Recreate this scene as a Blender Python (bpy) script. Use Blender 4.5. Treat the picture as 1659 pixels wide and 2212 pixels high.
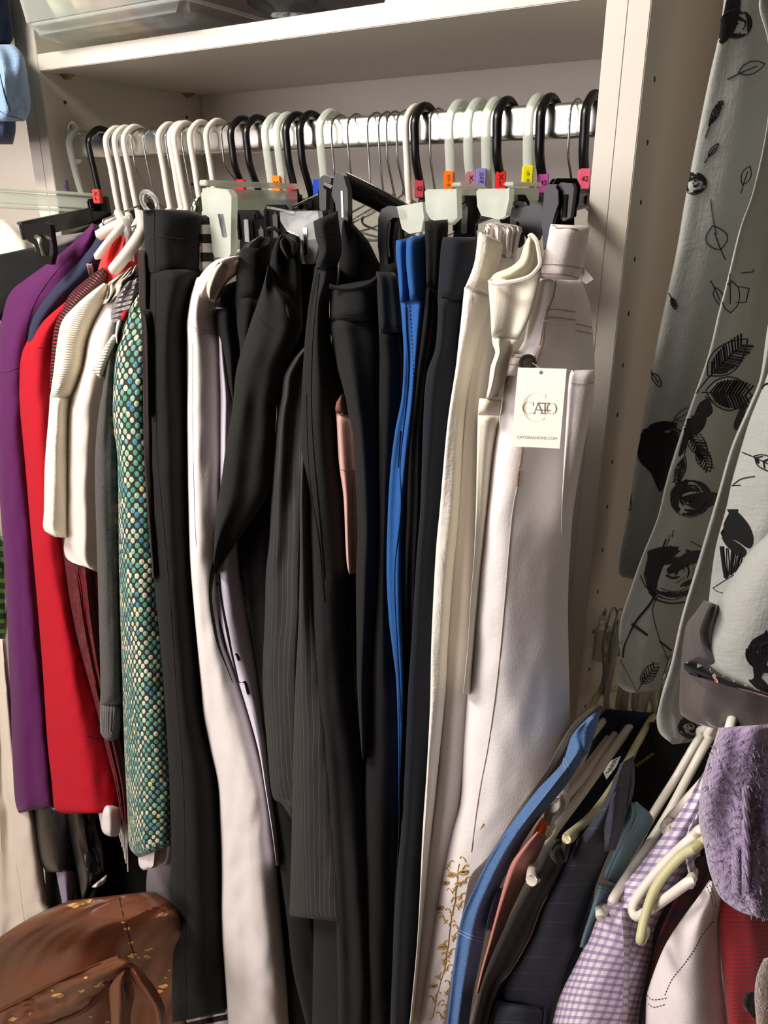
import bpy, bmesh, math, random
from mathutils import Vector, Matrix, noise
from mathutils.bvhtree import BVHTree
for o in list(bpy.data.objects): bpy.data.objects.remove(o)
S = bpy.context.scene
COL = S.collection
random.seed(4)
# ------------------------------------------------------------------ camera
FPX = 1704.8; CX, CY = 829.5, 1106.0
yaw, pitch, roll = -.55982, .37054, .00112
CAM = Vector((1.28677*.778, -.96339*.778, 1.85-.20888*.778))
_s, _c = math.sin(yaw), math.cos(yaw)
FW = Vector((_s*math.cos(pitch), _c*math.cos(pitch), -math.sin(pitch)))
_r = Vector((_c, -_s, 0)); _u = _r.cross(FW)
RT = math.cos(roll)*_r+math.sin(roll)*_u; UP = -math.sin(roll)*_r+math.cos(roll)*_u
cd = bpy.data.cameras.new('camera'); cam = bpy.data.objects.new('camera', cd); COL.objects.link(cam)
cd.sensor_fit = 'VERTICAL'; cd.sensor_height = 24; cd.lens = FPX/2212*24; cd.clip_start = .02
M = Matrix((RT, UP, -FW)).transposed().to_4x4(); M.translation = CAM; cam.matrix_world = M
S.camera = cam
# ------------------------------------------------------------------ light, world, exposure
S.view_settings.view_transform = 'Standard'; S.view_settings.look = 'None'
S.view_settings.gamma = 1; S.view_settings.use_curve_mapping = False
S.view_settings.exposure = 0.25
W = bpy.data.worlds.new('world'); S.world = W; W.use_nodes = True
W.node_tree.nodes['Background'].inputs[0].default_value = (1, .93, .84, 1)
W.node_tree.nodes['Background'].inputs[1].default_value = .25
def area(name, loc, tgt, size, power, col):
    l = bpy.data.lights.new(name, 'AREA'); l.shape = 'DISK'; l.size = size; l.energy = power; l.color = col
    o = bpy.data.objects.new(name, l); COL.objects.link(o); o.location = loc
    o.rotation_euler = (Vector(tgt)-Vector(loc)).to_track_quat('-Z', 'Y').to_euler()
    return o
area('ceiling_lamp_light', (.12, -.82, 2.38), (.5, -.1, 1.2), .55, 27, (1, .94, .84))
area('room_fill_light', (-.40, -2.2, 1.80), (.6, 0, 1.2), 1.6, 31, (1, .90, .93))  # added soft fill for the fronts and a bright chrome reflection
# ------------------------------------------------------------------ pixel helpers (photo pixel -> point on a plane of the place)
def ray(x, y): return FW+RT*((x-CX)/FPX)-UP*((y-CY)/FPX)
def U(x, y, ax, v):
    d = ray(x, y); i = 'xyz'.index(ax); return CAM+d*((v-CAM[i])/d[i])
Z0 = 1.65
def UL(x, y, y0, k=.1):        # plane that leans forward by k metres per metre of drop
    d = ray(x, y); return CAM+d*((y0-k*Z0-CAM[1]+k*CAM[2])/(d[1]-k*d[2]))
# ------------------------------------------------------------------ materials
def lin(c): return tuple(((v/255)/12.92 if v/255 <= .04045 else ((v/255+.055)/1.055)**2.4) for v in c)+(1,)
MATS = {}
class NT:
    def __init__(s, name):
        s.m = bpy.data.materials.new(name); s.m.use_nodes = True; s.t = s.m.node_tree; s.b = s.t.nodes['Principled BSDF']
    def n(s, ty, **kw):
        o = s.t.nodes.new(ty)
        for k, v in kw.items():
            if hasattr(o, k): setattr(o, k, v)
            else: s.inp(o, k, v)
        return o
    def inp(s, o, k, v):
        i = o.inputs[int(k[1:])] if k[0] == 'i' and k[1:].isdigit() else o.inputs[k.replace('_', ' ')]
        if isinstance(v, bpy.types.NodeSocket): s.t.links.new(v, i)
        else: i.default_value = v
    def set(s, **kw):
        for k, v in kw.items(): s.inp(s.b, k, v)
    def math(s, op, a, b=0, c=0):
        o = s.n('ShaderNodeMath', operation=op, i0=a, i1=b)
        if op in ('MULTIPLY_ADD', 'COMPARE', 'SMOOTH_MIN'): s.inp(o, 'i2', c)
        return o.outputs[0]
    def mix(s, f, a, b):
        o = s.n('ShaderNodeMix', data_type='RGBA')
        s.inp(o, 'i0', f); s.inp(o, 'i6', a); s.inp(o, 'i7', b); return o.outputs[2]
    def uv(s, sx=1, sy=1, rot=0):
        t = s.n('ShaderNodeUVMap'); m = s.n('ShaderNodeMapping'); s.t.links.new(t.outputs[0], m.inputs[0])
        m.inputs['Scale'].default_value = (sx, sy, 1); m.inputs['Rotation'].default_value = (0, 0, rot); return m.outputs[0]
    def sep(s, v):
        o = s.n('ShaderNodeSeparateXYZ'); s.t.links.new(v, o.inputs[0]); return o.outputs
    def bump(s, h, st=.3, d=.001, prev=None):
        o = s.n('ShaderNodeBump', Height=h, Strength=st, Distance=d)
        if prev: s.t.links.new(prev, o.inputs['Normal'])
        return o.outputs[0]
def cloth(name, rgb, rough=.85, sheen=.15, weave=900, wst=.25, nst=.15, alt=None, spec=.25, nsc=60):
    if name in MATS: return MATS[name]
    t = NT(name); uv = t.uv(1, 1)
    n1 = t.n('ShaderNodeTexNoise', Vector=uv, Scale=float(nsc), Detail=4.)
    n2 = t.n('ShaderNodeTexNoise', Vector=t.uv(1, .25), Scale=float(weave), Detail=2.)
    n3 = t.n('ShaderNodeTexNoise', Vector=t.uv(.25, 1), Scale=float(weave), Detail=2.)
    wv = t.math('ADD', n2.outputs[0], n3.outputs[0])
    c = lin(rgb); a = lin(alt) if alt else tuple(v*.9 for v in c[:3])+(1,)
    f = t.math('MULTIPLY', t.math('SUBTRACT', wv, .6), 1.2)
    t.set(Base_Color=t.mix(f, a, c), Roughness=rough, Sheen_Weight=sheen, Sheen_Roughness=.4)
    t.inp(t.b, 'Specular IOR Level', spec)
    b = t.bump(n1.outputs[0], nst, .002); b = t.bump(wv, wst, .0006, b); t.set(Normal=b)
    MATS[name] = t.m; return t.m
def plain(name, rgb, rough=.4, metal=0, trans=0, ior=1.45, alpha=1, sss=0, coat=0):
    if name in MATS: return MATS[name]
    t = NT(name); t.set(Base_Color=lin(rgb), Roughness=rough, Metallic=metal, Transmission_Weight=trans, IOR=ior, Alpha=alpha, Coat_Weight=coat)
    if sss: t.set(Subsurface_Weight=sss, Subsurface_Scale=.01)
    n = t.n('ShaderNodeTexNoise', Scale=90., Detail=3.); t.set(Normal=t.bump(n.outputs[0], .04, .001))
    MATS[name] = t.m; return t.m
def stripe(name, base, line, period, width, axis='u', rough=.8, jag=0, bump=0, base2=None):
    if name in MATS: return MATS[name]
    t = NT(name); o = t.sep(t.uv())
    a = o[0] if axis == 'u' else o[1]
    if jag:
        n = t.n('ShaderNodeTexNoise', Vector=t.uv(), Scale=60.); a = t.math('ADD', a, t.math('MULTIPLY', n.outputs[0], jag))
    fr = t.math('FRACT', t.math('DIVIDE', a, period)); m = t.math('LESS_THAN', fr, width)
    t.set(Base_Color=t.mix(m, lin(base), lin(line)), Roughness=rough, Sheen_Weight=.02)
    n2 = t.n('ShaderNodeTexNoise', Vector=t.uv(1, .3), Scale=900.)
    b = t.bump(n2.outputs[0], .25, .0006)
    if bump:
        w = t.math('SINE', t.math('MULTIPLY', a, 6.2832/period)); b = t.bump(w, .8, bump, b)
    t.set(Normal=b); MATS[name] = t.m; return t.m
def rib(name, rgb, period, depth, axis='v', rough=.85, rgb2=None, metal=0):
    if name in MATS: return MATS[name]
    t = NT(name); o = t.sep(t.uv()); a = o[0] if axis == 'u' else o[1]
    n = t.n('ShaderNodeTexNoise', Vector=t.uv(), Scale=40.)
    w = t.math('SINE', t.math('MULTIPLY', t.math('ADD', a, t.math('MULTIPLY', n.outputs[0], period*.4)), 6.2832/period))
    c = lin(rgb); c2 = lin(rgb2) if rgb2 else tuple(v*.93 for v in c[:3])+(1,)
    n2 = t.n('ShaderNodeTexNoise', Vector=t.uv(), Scale=700.)
    t.set(Base_Color=t.mix(n2.outputs[0], c2, c), Roughness=rough, Sheen_Weight=.2, Metallic=metal)
    t.set(Normal=t.bump(n2.outputs[0], .4, .0006, t.bump(w, .9, depth))); MATS[name] = t.m; return t.m
def gingham(name, base, c1, period, w=.5, c2=None, diag=0):
    t = NT(name); v = t.uv(); o = t.sep(v)
    fu = t.math('LESS_THAN', t.math('FRACT', t.math('DIVIDE', o[0], period)), w)
    fv = t.math('LESS_THAN', t.math('FRACT', t.math('DIVIDE', o[1], period)), w)
    a = t.mix(t.math('MULTIPLY', fu, .45), lin(base), lin(c1)); b = t.mix(t.math('MULTIPLY', fv, .6), a, lin(c2 or c1))
    n2 = t.n('ShaderNodeTexNoise', Vector=v, Scale=900.)
    t.set(Base_Color=b, Roughness=.8, Normal=t.bump(n2.outputs[0], .3, .0006)); MATS[name] = t.m; return t.m
def tweed(name):
    t = NT(name); v = t.uv(1, 1)
    vo = t.n('ShaderNodeTexVoronoi', Vector=t.uv(1, .86, .785), Scale=138., Randomness=.2)
    m = t.math('LESS_THAN', vo.outputs['Distance'], .41)
    big = t.n('ShaderNodeTexNoise', Vector=t.uv(1, .6), Scale=22., Detail=2.)
    cs = t.sep(vo.outputs['Color'])
    f = t.math('ADD', t.math('MULTIPLY', cs[0], .55), t.math('MULTIPLY', big.outputs[0], .62))
    r = t.n('ShaderNodeValToRGB'); t.t.links.new(f, r.inputs[0]); r.color_ramp.interpolation = 'CONSTANT'
    e = r.color_ramp.elements
    cols = [(0, (205, 210, 180)), (.40, (150, 190, 150)), (.50, (196, 200, 170)), (.58, (70, 150, 120)), (.67, (110, 160, 150)), (.74, (58, 130, 150)), (.82, (90, 165, 130)), (.90, (215, 205, 120))]
    e[0].position = 0; e[0].color = lin(cols[0][1]); e[1].position = cols[1][0]; e[1].color = lin(cols[1][1])
    for p, c in cols[2:]: x = e.new(p); x.color = lin(c)
    hn = t.math('SUBTRACT', 1, vo.outputs['Distance'])
    t.set(Base_Color=t.mix(m, lin((14, 18, 20)), r.outputs[0]), Roughness=.7, Sheen_Weight=.2, Normal=t.bump(hn, .6, .002)); MATS[name] = t.m; return t.m
def fluffy(name, rgb):
    t = NT(name); v = t.uv()
    n = t.n('ShaderNodeTexNoise', Vector=t.uv(1, .5), Scale=140., Detail=6., Distortion=1.5)
    n2 = t.n('ShaderNodeTexNoise', Vector=v, Scale=700., Detail=3.)
    o = t.sep(v); w = t.math('SINE', t.math('MULTIPLY', t.math('ADD', o[1], t.math('MULTIPLY', o[0], .5)), 6.28/.006))
    c = lin(rgb); t.set(Base_Color=t.mix(n.outputs[0], tuple(x*.8 for x in c[:3])+(1,), tuple(min(1, x*1.12) for x in c[:3])+(1,)), Roughness=.95, Sheen_Weight=.8)
    t.set(Normal=t.bump(n2.outputs[0], .7, .002, t.bump(n.outputs[0], .8, .006, t.bump(w, .4, .001)))); MATS[name] = t.m; return t.m
def leather(name, rgb, flake=None, rough=.42, sc=6):
    t = NT(name); v = t.uv()
    n = t.n('ShaderNodeTexNoise', Vector=v, Scale=float(sc), Detail=5.); n2 = t.n('ShaderNodeTexVoronoi', Vector=v, Scale=500.)
    c = lin(rgb); base = t.mix(n.outputs[0], tuple(x*.75 for x in c[:3])+(1,), tuple(min(1, x*1.35) for x in c[:3])+(1,))
    if flake:
        n3 = t.n('ShaderNodeTexNoise', Vector=v, Scale=38., Detail=8.)
        base = t.mix(t.math('GREATER_THAN', n3.outputs[0], .69), base, lin(flake))
    t.set(Base_Color=base, Roughness=rough, Normal=t.bump(n2.outputs[0], .15, .0005, t.bump(n.outputs[0], .3, .006))); MATS[name] = t.m; return t.m
BK = cloth('black_twill', (21, 21, 22), spec=.2, sheen=.06)
BK2 = cloth('charcoal_knit', (30, 30, 30), spec=.2, sheen=.06)
BK3 = cloth('soft_black', (18, 18, 19), spec=.2, sheen=.06)
BRN = cloth('dark_brown_wool', (42, 33, 32), sheen=.1)
NVY = cloth('dark_navy_twill', (20, 24, 33), sheen=.08)
WHT = cloth('white_cotton', (233, 226, 222)); LIN = cloth('white_linen', (236, 231, 220), wst=.7, weave=500, nst=.8)
CRM = cloth('cream_crepe', (236, 230, 212)); DEN = cloth('white_denim', (238, 233, 231), wst=.3, weave=700)
LIL = cloth('lilac_white', (218, 212, 228)); PNK = cloth('dusty_pink', (205, 162, 152)); BLU = cloth('blue_ponte', (36, 86, 150), sheen=.05)
PUR = cloth('purple_ponte', (90, 28, 86), sheen=.1); RED = cloth('red_crepe', (182, 20, 38), sheen=.0); COR = cloth('coral_cotton', (222, 62, 62))
NVB = cloth('navy_jersey', (38, 42, 70)); GRY = cloth('grey_sweater', (82, 80, 78), wst=.6, weave=400, alt=(68, 66, 64))
PIN = stripe('pinstripe_wool', (36, 34, 34), (74, 73, 72), .0062, .09)
PIN2 = stripe('navy_pinstripe', (44, 48, 60), (66, 72, 86), .022, .04, 'v')
DENB = cloth('blue_denim', (84, 120, 168), wst=.7, weave=500, alt=(66, 98, 142)); DEND = cloth('dark_denim', (34, 46, 72), wst=.6, weave=500)
DENL = cloth('light_denim', (150, 176, 206), wst=.8, weave=450, alt=(120, 150, 186))
FLO = cloth('grey_crepe', (166, 168, 164), wst=.6, weave=420, nst=.5)
INK = cloth('black_print', (16, 16, 18), nst=.1)
WPL = plain('white_plastic', (232, 226, 214), .3, coat=.2); BPL = plain('black_plastic', (6, 6, 7), .28)
CPL = plain('frosted_plastic', (240, 246, 236), .3, trans=.6, ior=1.2); CLR = plain('clear_plastic', (242, 246, 248), .14, trans=.85, ior=1.25)
GPL = plain('pale_green_plastic', (196, 192, 150), .35); CHR = plain('chrome', (240, 240, 232), .2, metal=1); STL = plain('steel_wire', (170, 172, 172), .22, metal=1)
MEL = plain('white_melamine', (208, 202, 191), .38); MELG = plain('panel_hole_dark', (60, 50, 40), .7); BRS = plain('brass_pin', (176, 150, 110), .35, metal=.8)
TAN = cloth('tan_thread', (168, 132, 92), nst=.1); GLD = plain('gold_thread', (196, 160, 92), .4, metal=.3); BTH = cloth('black_thread', (30, 30, 34), nst=.1)
TAUP = plain('pewter_ink', (122, 108, 102), .5); BEIGE = plain('beige_ink', (206, 198, 172), .5); CARD = plain('tag_card', (240, 236, 226), .5)
# ------------------------------------------------------------------ mesh tools
class MB:
    def __init__(s): s.v = []; s.f = []; s.m = []; s.uv = []; s.mats = []
    def mi(s, mat):
        if mat not in s.mats: s.mats.append(mat)
        return s.mats.index(mat)
    def add(s, vs, fs, mat, uvs=None):
        b = len(s.v); s.v += [Vector(v) for v in vs]; s.f += [tuple(i+b for i in f) for f in fs]; s.m += [s.mi(mat)]*len(fs)
        s.uv += list(uvs) if uvs else [(v[0]+v[1]*.7, v[2]) for v in vs]
ORG = {}
def mk(name, mb, parent=None, label=None, cat=None, group=None, kind=None, sharp=40, org=None):
    lo = [min(v[i] for v in mb.v) for i in range(3)]; hi = [max(v[i] for v in mb.v) for i in range(3)]
    o0 = Vector(org) if org else Vector(((lo[0]+hi[0])/2, (lo[1]+hi[1])/2, lo[2]))
    me = bpy.data.meshes.new(name); me.from_pydata([v-o0 for v in mb.v], [], mb.f)
    for m in mb.mats: me.materials.append(m)
    me.polygons.foreach_set('material_index', mb.m); me.polygons.foreach_set('use_smooth', [True]*len(mb.f))
    ul = me.uv_layers.new(name='UVMap'); buf = []
    for l in me.loops: buf += mb.uv[l.vertex_index]
    ul.data.foreach_set('uv', buf); me.validate(); me.update()
    bm = bmesh.new(); bm.from_mesh(me); bmesh.ops.recalc_face_normals(bm, faces=bm.faces); bm.to_mesh(me); bm.free()
    me.set_sharp_from_angle(angle=math.radians(sharp))
    o = bpy.data.objects.new(name, me); COL.objects.link(o)
    if parent: o.parent = parent; o.location = o0-ORG[parent.name]
    else: o.location = o0
    ORG[o.name] = o0
    tag(o, label, cat, group, kind); return o
def tag(o, label=None, cat=None, group=None, kind=None):
    if label: o['label'] = label
    if cat: o['category'] = cat
    if group: o['group'] = group
    if kind: o['kind'] = kind
def empty(name, loc, label, cat, group=None):
    o = bpy.data.objects.new(name, None); COL.objects.link(o); o.location = loc; o.empty_display_size = .02; ORG[o.name] = Vector(loc)
    tag(o, label, cat, group); return o
def box(mb, lo, hi, mat, bev=.0008):
    bm = bmesh.new(); bmesh.ops.create_cube(bm, size=1)
    for v in bm.verts: v.co = Vector([(lo[i]+hi[i])/2+v.co[i]*(hi[i]-lo[i]) for i in range(3)])
    if bev: bmesh.ops.bevel(bm, geom=bm.edges[:], offset=bev, segments=2, affect='EDGES')
    bm.verts.ensure_lookup_table(); mb.add([v.co.copy() for v in bm.verts], [[v.index for v in f.verts] for f in bm.faces], mat); bm.free()
def obox(mb, c, ax, size, mat, bev=.0008):   # oriented box: ax = three unit vectors
    t = MB(); box(t, (-size[0]/2, -size[1]/2, -size[2]/2), (size[0]/2, size[1]/2, size[2]/2), mat, bev)
    mb.add([Vector(c)+ax[0]*v[0]+ax[1]*v[1]+ax[2]*v[2] for v in t.v], t.f, mat)
def cr(pts, n):        # Catmull-Rom through points
    P = [Vector(p) for p in pts]; out = []
    for i in range(len(P)-1):
        a, b, c, d = P[max(i-1, 0)], P[i], P[i+1], P[min(i+2, len(P)-1)]
        for j in range(n):
            t = j/n; out.append(.5*((2*b)+(c-a)*t+(2*a-5*b+4*c-d)*t*t+(3*b-a-3*c+d)*t**3))
    out.append(P[-1]); return out
def tube(mb, pts, r, mat, seg=8, sub=5, flat=1, caps=True):
    P = cr(pts, sub) if sub > 1 else [Vector(p) for p in pts]
    n = len(P); vs = []; fs = []; prev = None; L = 0; uvs = []
    for i, p in enumerate(P):
        t = (P[min(i+1, n-1)]-P[max(i-1, 0)])
        t = t.normalized() if t.length > 1e-9 else Vector((0, 0, 1))
        if prev is None: a = t.orthogonal().normalized() if abs(t.x) > .9 else t.cross(Vector((1, 0, 0))).normalized()
        else: a = (prev-t*prev.dot(t)).normalized()
        prev = a; b = t.cross(a); rr = r(i/(n-1)) if callable(r) else r
        if i: L += (p-P[i-1]).length
        for k in range(seg):
            an = 2*math.pi*k/seg; vs.append(p+a*math.cos(an)*rr+b*math.sin(an)*rr*flat); uvs.append((k/seg*.02, L))
    for i in range(n-1):
        for k in range(seg): fs.append((i*seg+k, i*seg+(k+1) % seg, (i+1)*seg+(k+1) % seg, (i+1)*seg+k))
    if caps: fs.append(tuple(range(seg))); fs.append(tuple((n-1)*seg+k for k in range(seg)))
    mb.add(vs, fs, mat, uvs)
def extr(mb, poly, nrm, th, mat):     # extruded polygon (3-D points) along nrm by th
    n = len(poly); nrm = Vector(nrm)*th; c = sum((Vector(p) for p in poly), Vector())/n
    vs = [Vector(p) for p in poly]+[Vector(p)+nrm for p in poly]; fs = [tuple(range(n)), tuple(range(2*n-1, n-1, -1))]
    fs += [(i, (i+1) % n, n+(i+1) % n, n+i) for i in range(n)]; mb.add(vs, fs, mat)
def text_mesh(s):
    cu = bpy.data.curves.new('t', 'FONT'); cu.body = s; cu.size = 1; cu.align_x = 'CENTER'; cu.align_y = 'CENTER'; cu.resolution_u = 3; cu.space_line = .8
    o = bpy.data.objects.new('t', cu); COL.objects.link(o); bpy.context.view_layer.update()
    me = bpy.data.meshes.new_from_object(o.evaluated_get(bpy.context.evaluated_depsgraph_get()))
    vs = [v.co.copy() for v in me.vertices]; fs = [tuple(p.vertices) for p in me.polygons]
    bpy.data.objects.remove(o); bpy.data.meshes.remove(me); bpy.data.curves.remove(cu); return vs, fs
# ------------------------------------------------------------------ garment surfaces
SEED = [0]
class Surf: pass
def norm_row(r):
    if len(r) == 3: return [r[1], r[0], r[2], r[0], 0]
    if len(r) == 4: return list(r)+[0]
    return list(r)
def surf(rows, yf, side=.02, th=.05, k=.1, amp=.004, freq=2., stretch=2.5, wr=.0007, nu=22, step=8, rnd=.35, lapse=.85, wfreq=30, tipr=.006, edge=1):
    SEED[0] += 7.3; sd = SEED[0]; R = [norm_row(r) for r in rows]
    L = [Vector((r[0], r[1], r[4])) for r in R]; Q = [Vector((r[2], r[3], 0)) for r in R]
    A = cr(L, 8); B = cr(Q, 8); A = [a for a in A]; D = [0]
    for i in range(1, len(A)): D.append(D[-1]+((A[i].xy-A[i-1].xy).length+(B[i].xy-B[i-1].xy).length)/2)
    nv = max(6, int(D[-1]/step)); j = 0; F = []; G = []; UVs = []; vacc = 0; last = None
    for i in range(nv+1):
        d = D[-1]*i/nv
        while j < len(D)-2 and D[j+1] < d: j += 1
        t = (d-D[j])/max(1e-6, D[j+1]-D[j]); l = A[j].lerp(A[j+1], t); q = B[j].lerp(B[j+1], t)
        pl = UL(l.x, l.y, yf+l.z, k); pq = UL(q.x, q.y, yf+l.z, k); w = (pl-pq).length; mid = (pl+pq)/2
        if last is not None: vacc += (mid-last).length
        last = mid; row = []; rb = []; ru = []; ulen = 0; pp = None
        endr = 0; dv0 = vacc; dv1 = None
        for s in range(nu+1):
            tt = s/nu; e = .45*tt+.55*(.5-.5*math.cos(math.pi*tt)); x = l.x+(q.x-l.x)*e; y = l.y+(q.y-l.y)*e
            rr = (1-math.sqrt(max(0, 1-(2*e-1)**2)))*min(w*rnd, .035)
            em = math.sin(math.pi*e)**.5 if 0 < e < 1 else 0
            f = amp*noise.noise(Vector((e*freq+sd, vacc*stretch+sd*.3, sd)))*2.2*(.35+.65*em)
            f += wr*noise.noise(Vector((e*w*wfreq*2+sd, vacc*wfreq, sd*1.7)))*1.6
            f += wr*1.5*noise.noise(Vector((e*w*wfreq*.8+sd, vacc*wfreq*.35, sd*2.7)))*2*em
            tip = tipr*max(0, 1-i/2.0)**2*1.+tipr*max(0, 1-(nv-i)/2.0)**2 if edge else 0
            Y = yf+l.z+side*e**1.4+rr+f+tip
            p = UL(x, y, Y, k); row.append(p)
            if pp is not None: ulen += (p-pp).length
            pp = p; ru.append((ulen, vacc))
            e2 = .5+(e-.5)*lapse; x2 = l.x+(q.x-l.x)*e2; y2 = l.y+(q.y-l.y)*e2
            rb.append(UL(x2, y2, yf+l.z+side*e**1.4+th+(min(w*rnd, .035)-rr)*.5, k))
        F.append(row); G.append(rb); UVs.append([(a-ulen/2, b) for a, b in ru])
    o = Surf(); o.F = F; o.G = G; o.uv = UVs; o.nu = nu; o.nv = nv
    n1 = nu+1; idx = lambda i, s: i*n1+s; tot = (nv+1)*n1
    vs = [p for r in F for p in r]+[p for r in G for p in r]; uv = [p for r in UVs for p in r]*2
    ff = [(idx(i, s), idx(i, s+1), idx(i+1, s+1), idx(i+1, s)) for i in range(nv) for s in range(nu)]
    fs = ff+[(tot+idx(i, s), tot+idx(i+1, s), tot+idx(i+1, s+1), tot+idx(i, s+1)) for i in range(nv) for s in range(nu)]
    for i in range(nv):
        fs.append((idx(i, 0), idx(i+1, 0), tot+idx(i+1, 0), tot+idx(i, 0))); fs.append((idx(i, nu), tot+idx(i, nu), tot+idx(i+1, nu), idx(i+1, nu)))
    for s in range(nu):
        fs.append((idx(0, s), tot+idx(0, s), tot+idx(0, s+1), idx(0, s+1))); fs.append((idx(nv, s), idx(nv, s+1), tot+idx(nv, s+1), tot+idx(nv, s)))
    o.vs = vs; o.fs = fs; o.uvs = uv; o.bvh = BVHTree.FromPolygons(vs[:tot], ff)
    return o
def hit(o, x, y, off=.0009):
    d = ray(x, y).normalized(); h, n, i, t = o.bvh.ray_cast(CAM, d)
    if h is None:
        h, n, i, t = o.bvh.find_nearest(CAM+d*((o.F[len(o.F)//2][o.nu//2]-CAM).length))
    return h-d*off
def d_line(mb, o, pts, w, mat, sub=4, off=.0006, dash=None, jit=0):
    P = cr([Vector((x, y, 0)) for x, y in pts], sub)
    if dash:
        L = [0]
        for i in range(1, len(P)): L.append(L[-1]+(P[i]-P[i-1]).length)
        def at(d):
            for i in range(1, len(P)):
                if L[i] >= d: return P[i-1].lerp(P[i], (d-L[i-1])/max(1e-6, L[i]-L[i-1]))
            return P[-1]
        d = 0
        while d < L[-1]:
            a, b = at(d), at(min(L[-1], d+dash[0])); tube(mb, [hit(o, a.x, a.y, off), hit(o, b.x, b.y, off)], w/2, mat, 5, 1); d += dash[0]+dash[1]
        return
    tube(mb, [hit(o, p.x+random.uniform(-jit, jit), p.y+random.uniform(-jit, jit), off) for p in P], w/2, mat, 5, 1)
def d_poly(mb, o, pts, mat, rings=5, off=.0007, sm=3):
    P = cr([Vector((x, y, 0)) for x, y in pts]+[Vector((*pts[0], 0))], sm)[:-1]; n = len(P); c = sum(P, Vector())/n
    vs = [hit(o, c.x, c.y, off)]; fs = []
    for r in range(1, rings+1):
        for p in P: q = c.lerp(p, r/rings); vs.append(hit(o, q.x, q.y, off))
    for i in range(n):
        fs.append((0, 1+i, 1+(i+1) % n))
        for r in range(rings-1): a = 1+r*n; b = a+n; fs.append((a+i, b+i, b+(i+1) % n, a+(i+1) % n))
    mb.add(vs, fs, mat)
def gar(name, label, cat, rows, yf, mat, parent=None, group=None, decor=None, **kw):
    o = surf(rows, yf, **kw); mb = MB(); mb.add(o.vs, o.fs, mat, o.uvs)
    if decor: decor(mb, o)
    ob = mk(name, mb, parent, label, cat if not parent else None, group, sharp=75); ob_s[ob.name] = o
    return ob, o
ob_s = {}
# ------------------------------------------------------------------ the closet room
CW, CD, CH, SZ = .75, .293, 2.08, 1.85
def wall(name, lo, hi, mat):
    mb = MB(); box(mb, lo, hi, mat, 0); mk(name, mb, kind='structure')
WAL = plain('painted_wall', (222, 212, 196), .8); WAM = plain('tan_painted_wall', (170, 158, 146), .8); WAD = plain('beige_painted_wall', (140, 128, 116), .85); FLR = plain('beige_carpet', (170, 150, 128), .95)
wall('floor', (-1.6, -2.9, -.05), (2.2, .4, 0), FLR); DKW = plain('dark_closet_wall', (50, 46, 44), .9); wall('ceiling', (-1.6, -2.9, 2.42), (2.2, .4, 2.47), WAM)
wall('wall_back', (-1.6, .34, 0), (2.2, .40, 2.42), WAL); wall('wall_front', (-1.6, -2.95, 0), (2.2, -2.9, 2.42), WAM)
wall('wall_left', (-1.65, -2.9, 0), (-1.6, .4, 2.42), WAL); wall('wall_right', (2.2, -2.9, 0), (2.25, .4, 2.42), DKW)
# ------------------------------------------------------------------ wardrobe frames
def frame(nm, label, x0, x1, shelves, tl, tr):
    e = empty(nm, ((x0+x1)/2, CD/2, 0), label, 'wardrobe')
    for a, b, t in ((x0-tl, x0, 0), (x1, x1+tr, 1)):
        mb = MB(); box(mb, (a, 0, 0), (b, CD, CH), MEL); mk('side_panel', mb, e)
    mb = MB(); box(mb, (x0, CD, .0), (x1, CD+.006, CH), MEL, 0); mk('back_panel', mb, e)
    for z in shelves:
        mb = MB(); box(mb, (x0+.0005, 0, z), (x1-.0005, CD-.001, z+.0194), MEL); mk('shelf', mb, e)
    return e
def holes(e, x, sgn, ys, zs):
    for y in ys:
        for z in zs:
            mb = MB(); tube(mb, [(x-sgn*.002, y, z), (x+sgn*.0004, y, z)], .0024, MELG, 10, 1); mk('peg_hole', mb, e)
E0 = frame('wardrobe_frame', 'white melamine open wardrobe holding the chrome rail of hung trousers', 0, CW, [.05, SZ], .0188, .0188)
holes(E0, 0, 1, (.034, .26), [SZ-.033-.0975*i for i in range(2)])
for y in (.038, .262):
    mb = MB(); tube(mb, [(0, y, SZ-.003), (.012, y, SZ-.003)], .0028, BRS, 10, 1); box(mb, (.001, y-.007, SZ-.0022), (.013, y+.007, SZ-.0004), BRS, .0003); mk('shelf_pin', mb, E0)
E1 = frame('wardrobe_frame', 'white melamine wardrobe to the right with drilled side panel and lower chrome rail', CW+.0376, CW+.0376+.75, [.05], .0188, .0188)
holes(E1, CW+.0376, 1, (.034,), [1.79-.0498*i for i in range(15)])
E2 = frame('wardrobe_frame', 'white melamine wardrobe at the far left beside the jeans', -.0426-.75, -.0426, [.05, 1.935], .0188, .0238)
# rails with end brackets
def rail(e, x0, x1, y, z, hz=.0155, hy=.0075):
    mb = MB(); vs = []; n = 28
    for x in (x0, x1):
        for k in range(n):
            a = 2*math.pi*k/n; c, s = math.cos(a), math.sin(a)
            vs.append((x, y+hy*(abs(c)**.45)*(1 if c > 0 else -1), z+hz*(abs(s)**.6)*(1 if s > 0 else -1)))
    mb.add(vs, [(k, (k+1) % n, n+(k+1) % n, n+k) for k in range(n)]+[tuple(range(n)), tuple(range(n, 2*n))], CHR); mk('clothes_rail', mb, e)
    for x, s in ((x0-.0015, 1), (x1+.0015, -1)):
        mb = MB(); P = []
        for k in range(20):
            a = 2*math.pi*k/20; P.append((x-s*.0012, y+.013*math.cos(a), z+.006+.027*math.sin(a)))
        extr(mb, P, (s, 0, 0), .003, CHR)
        tube(mb, [(x, y, z+.026), (x+s*.004, y, z+.026)], .004, STL, 10, 1); mk('rail_bracket', mb, e)
RY, RZ = .04, 1.7615
rail(E0, .002, CW-.002, RY, RZ)
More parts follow.
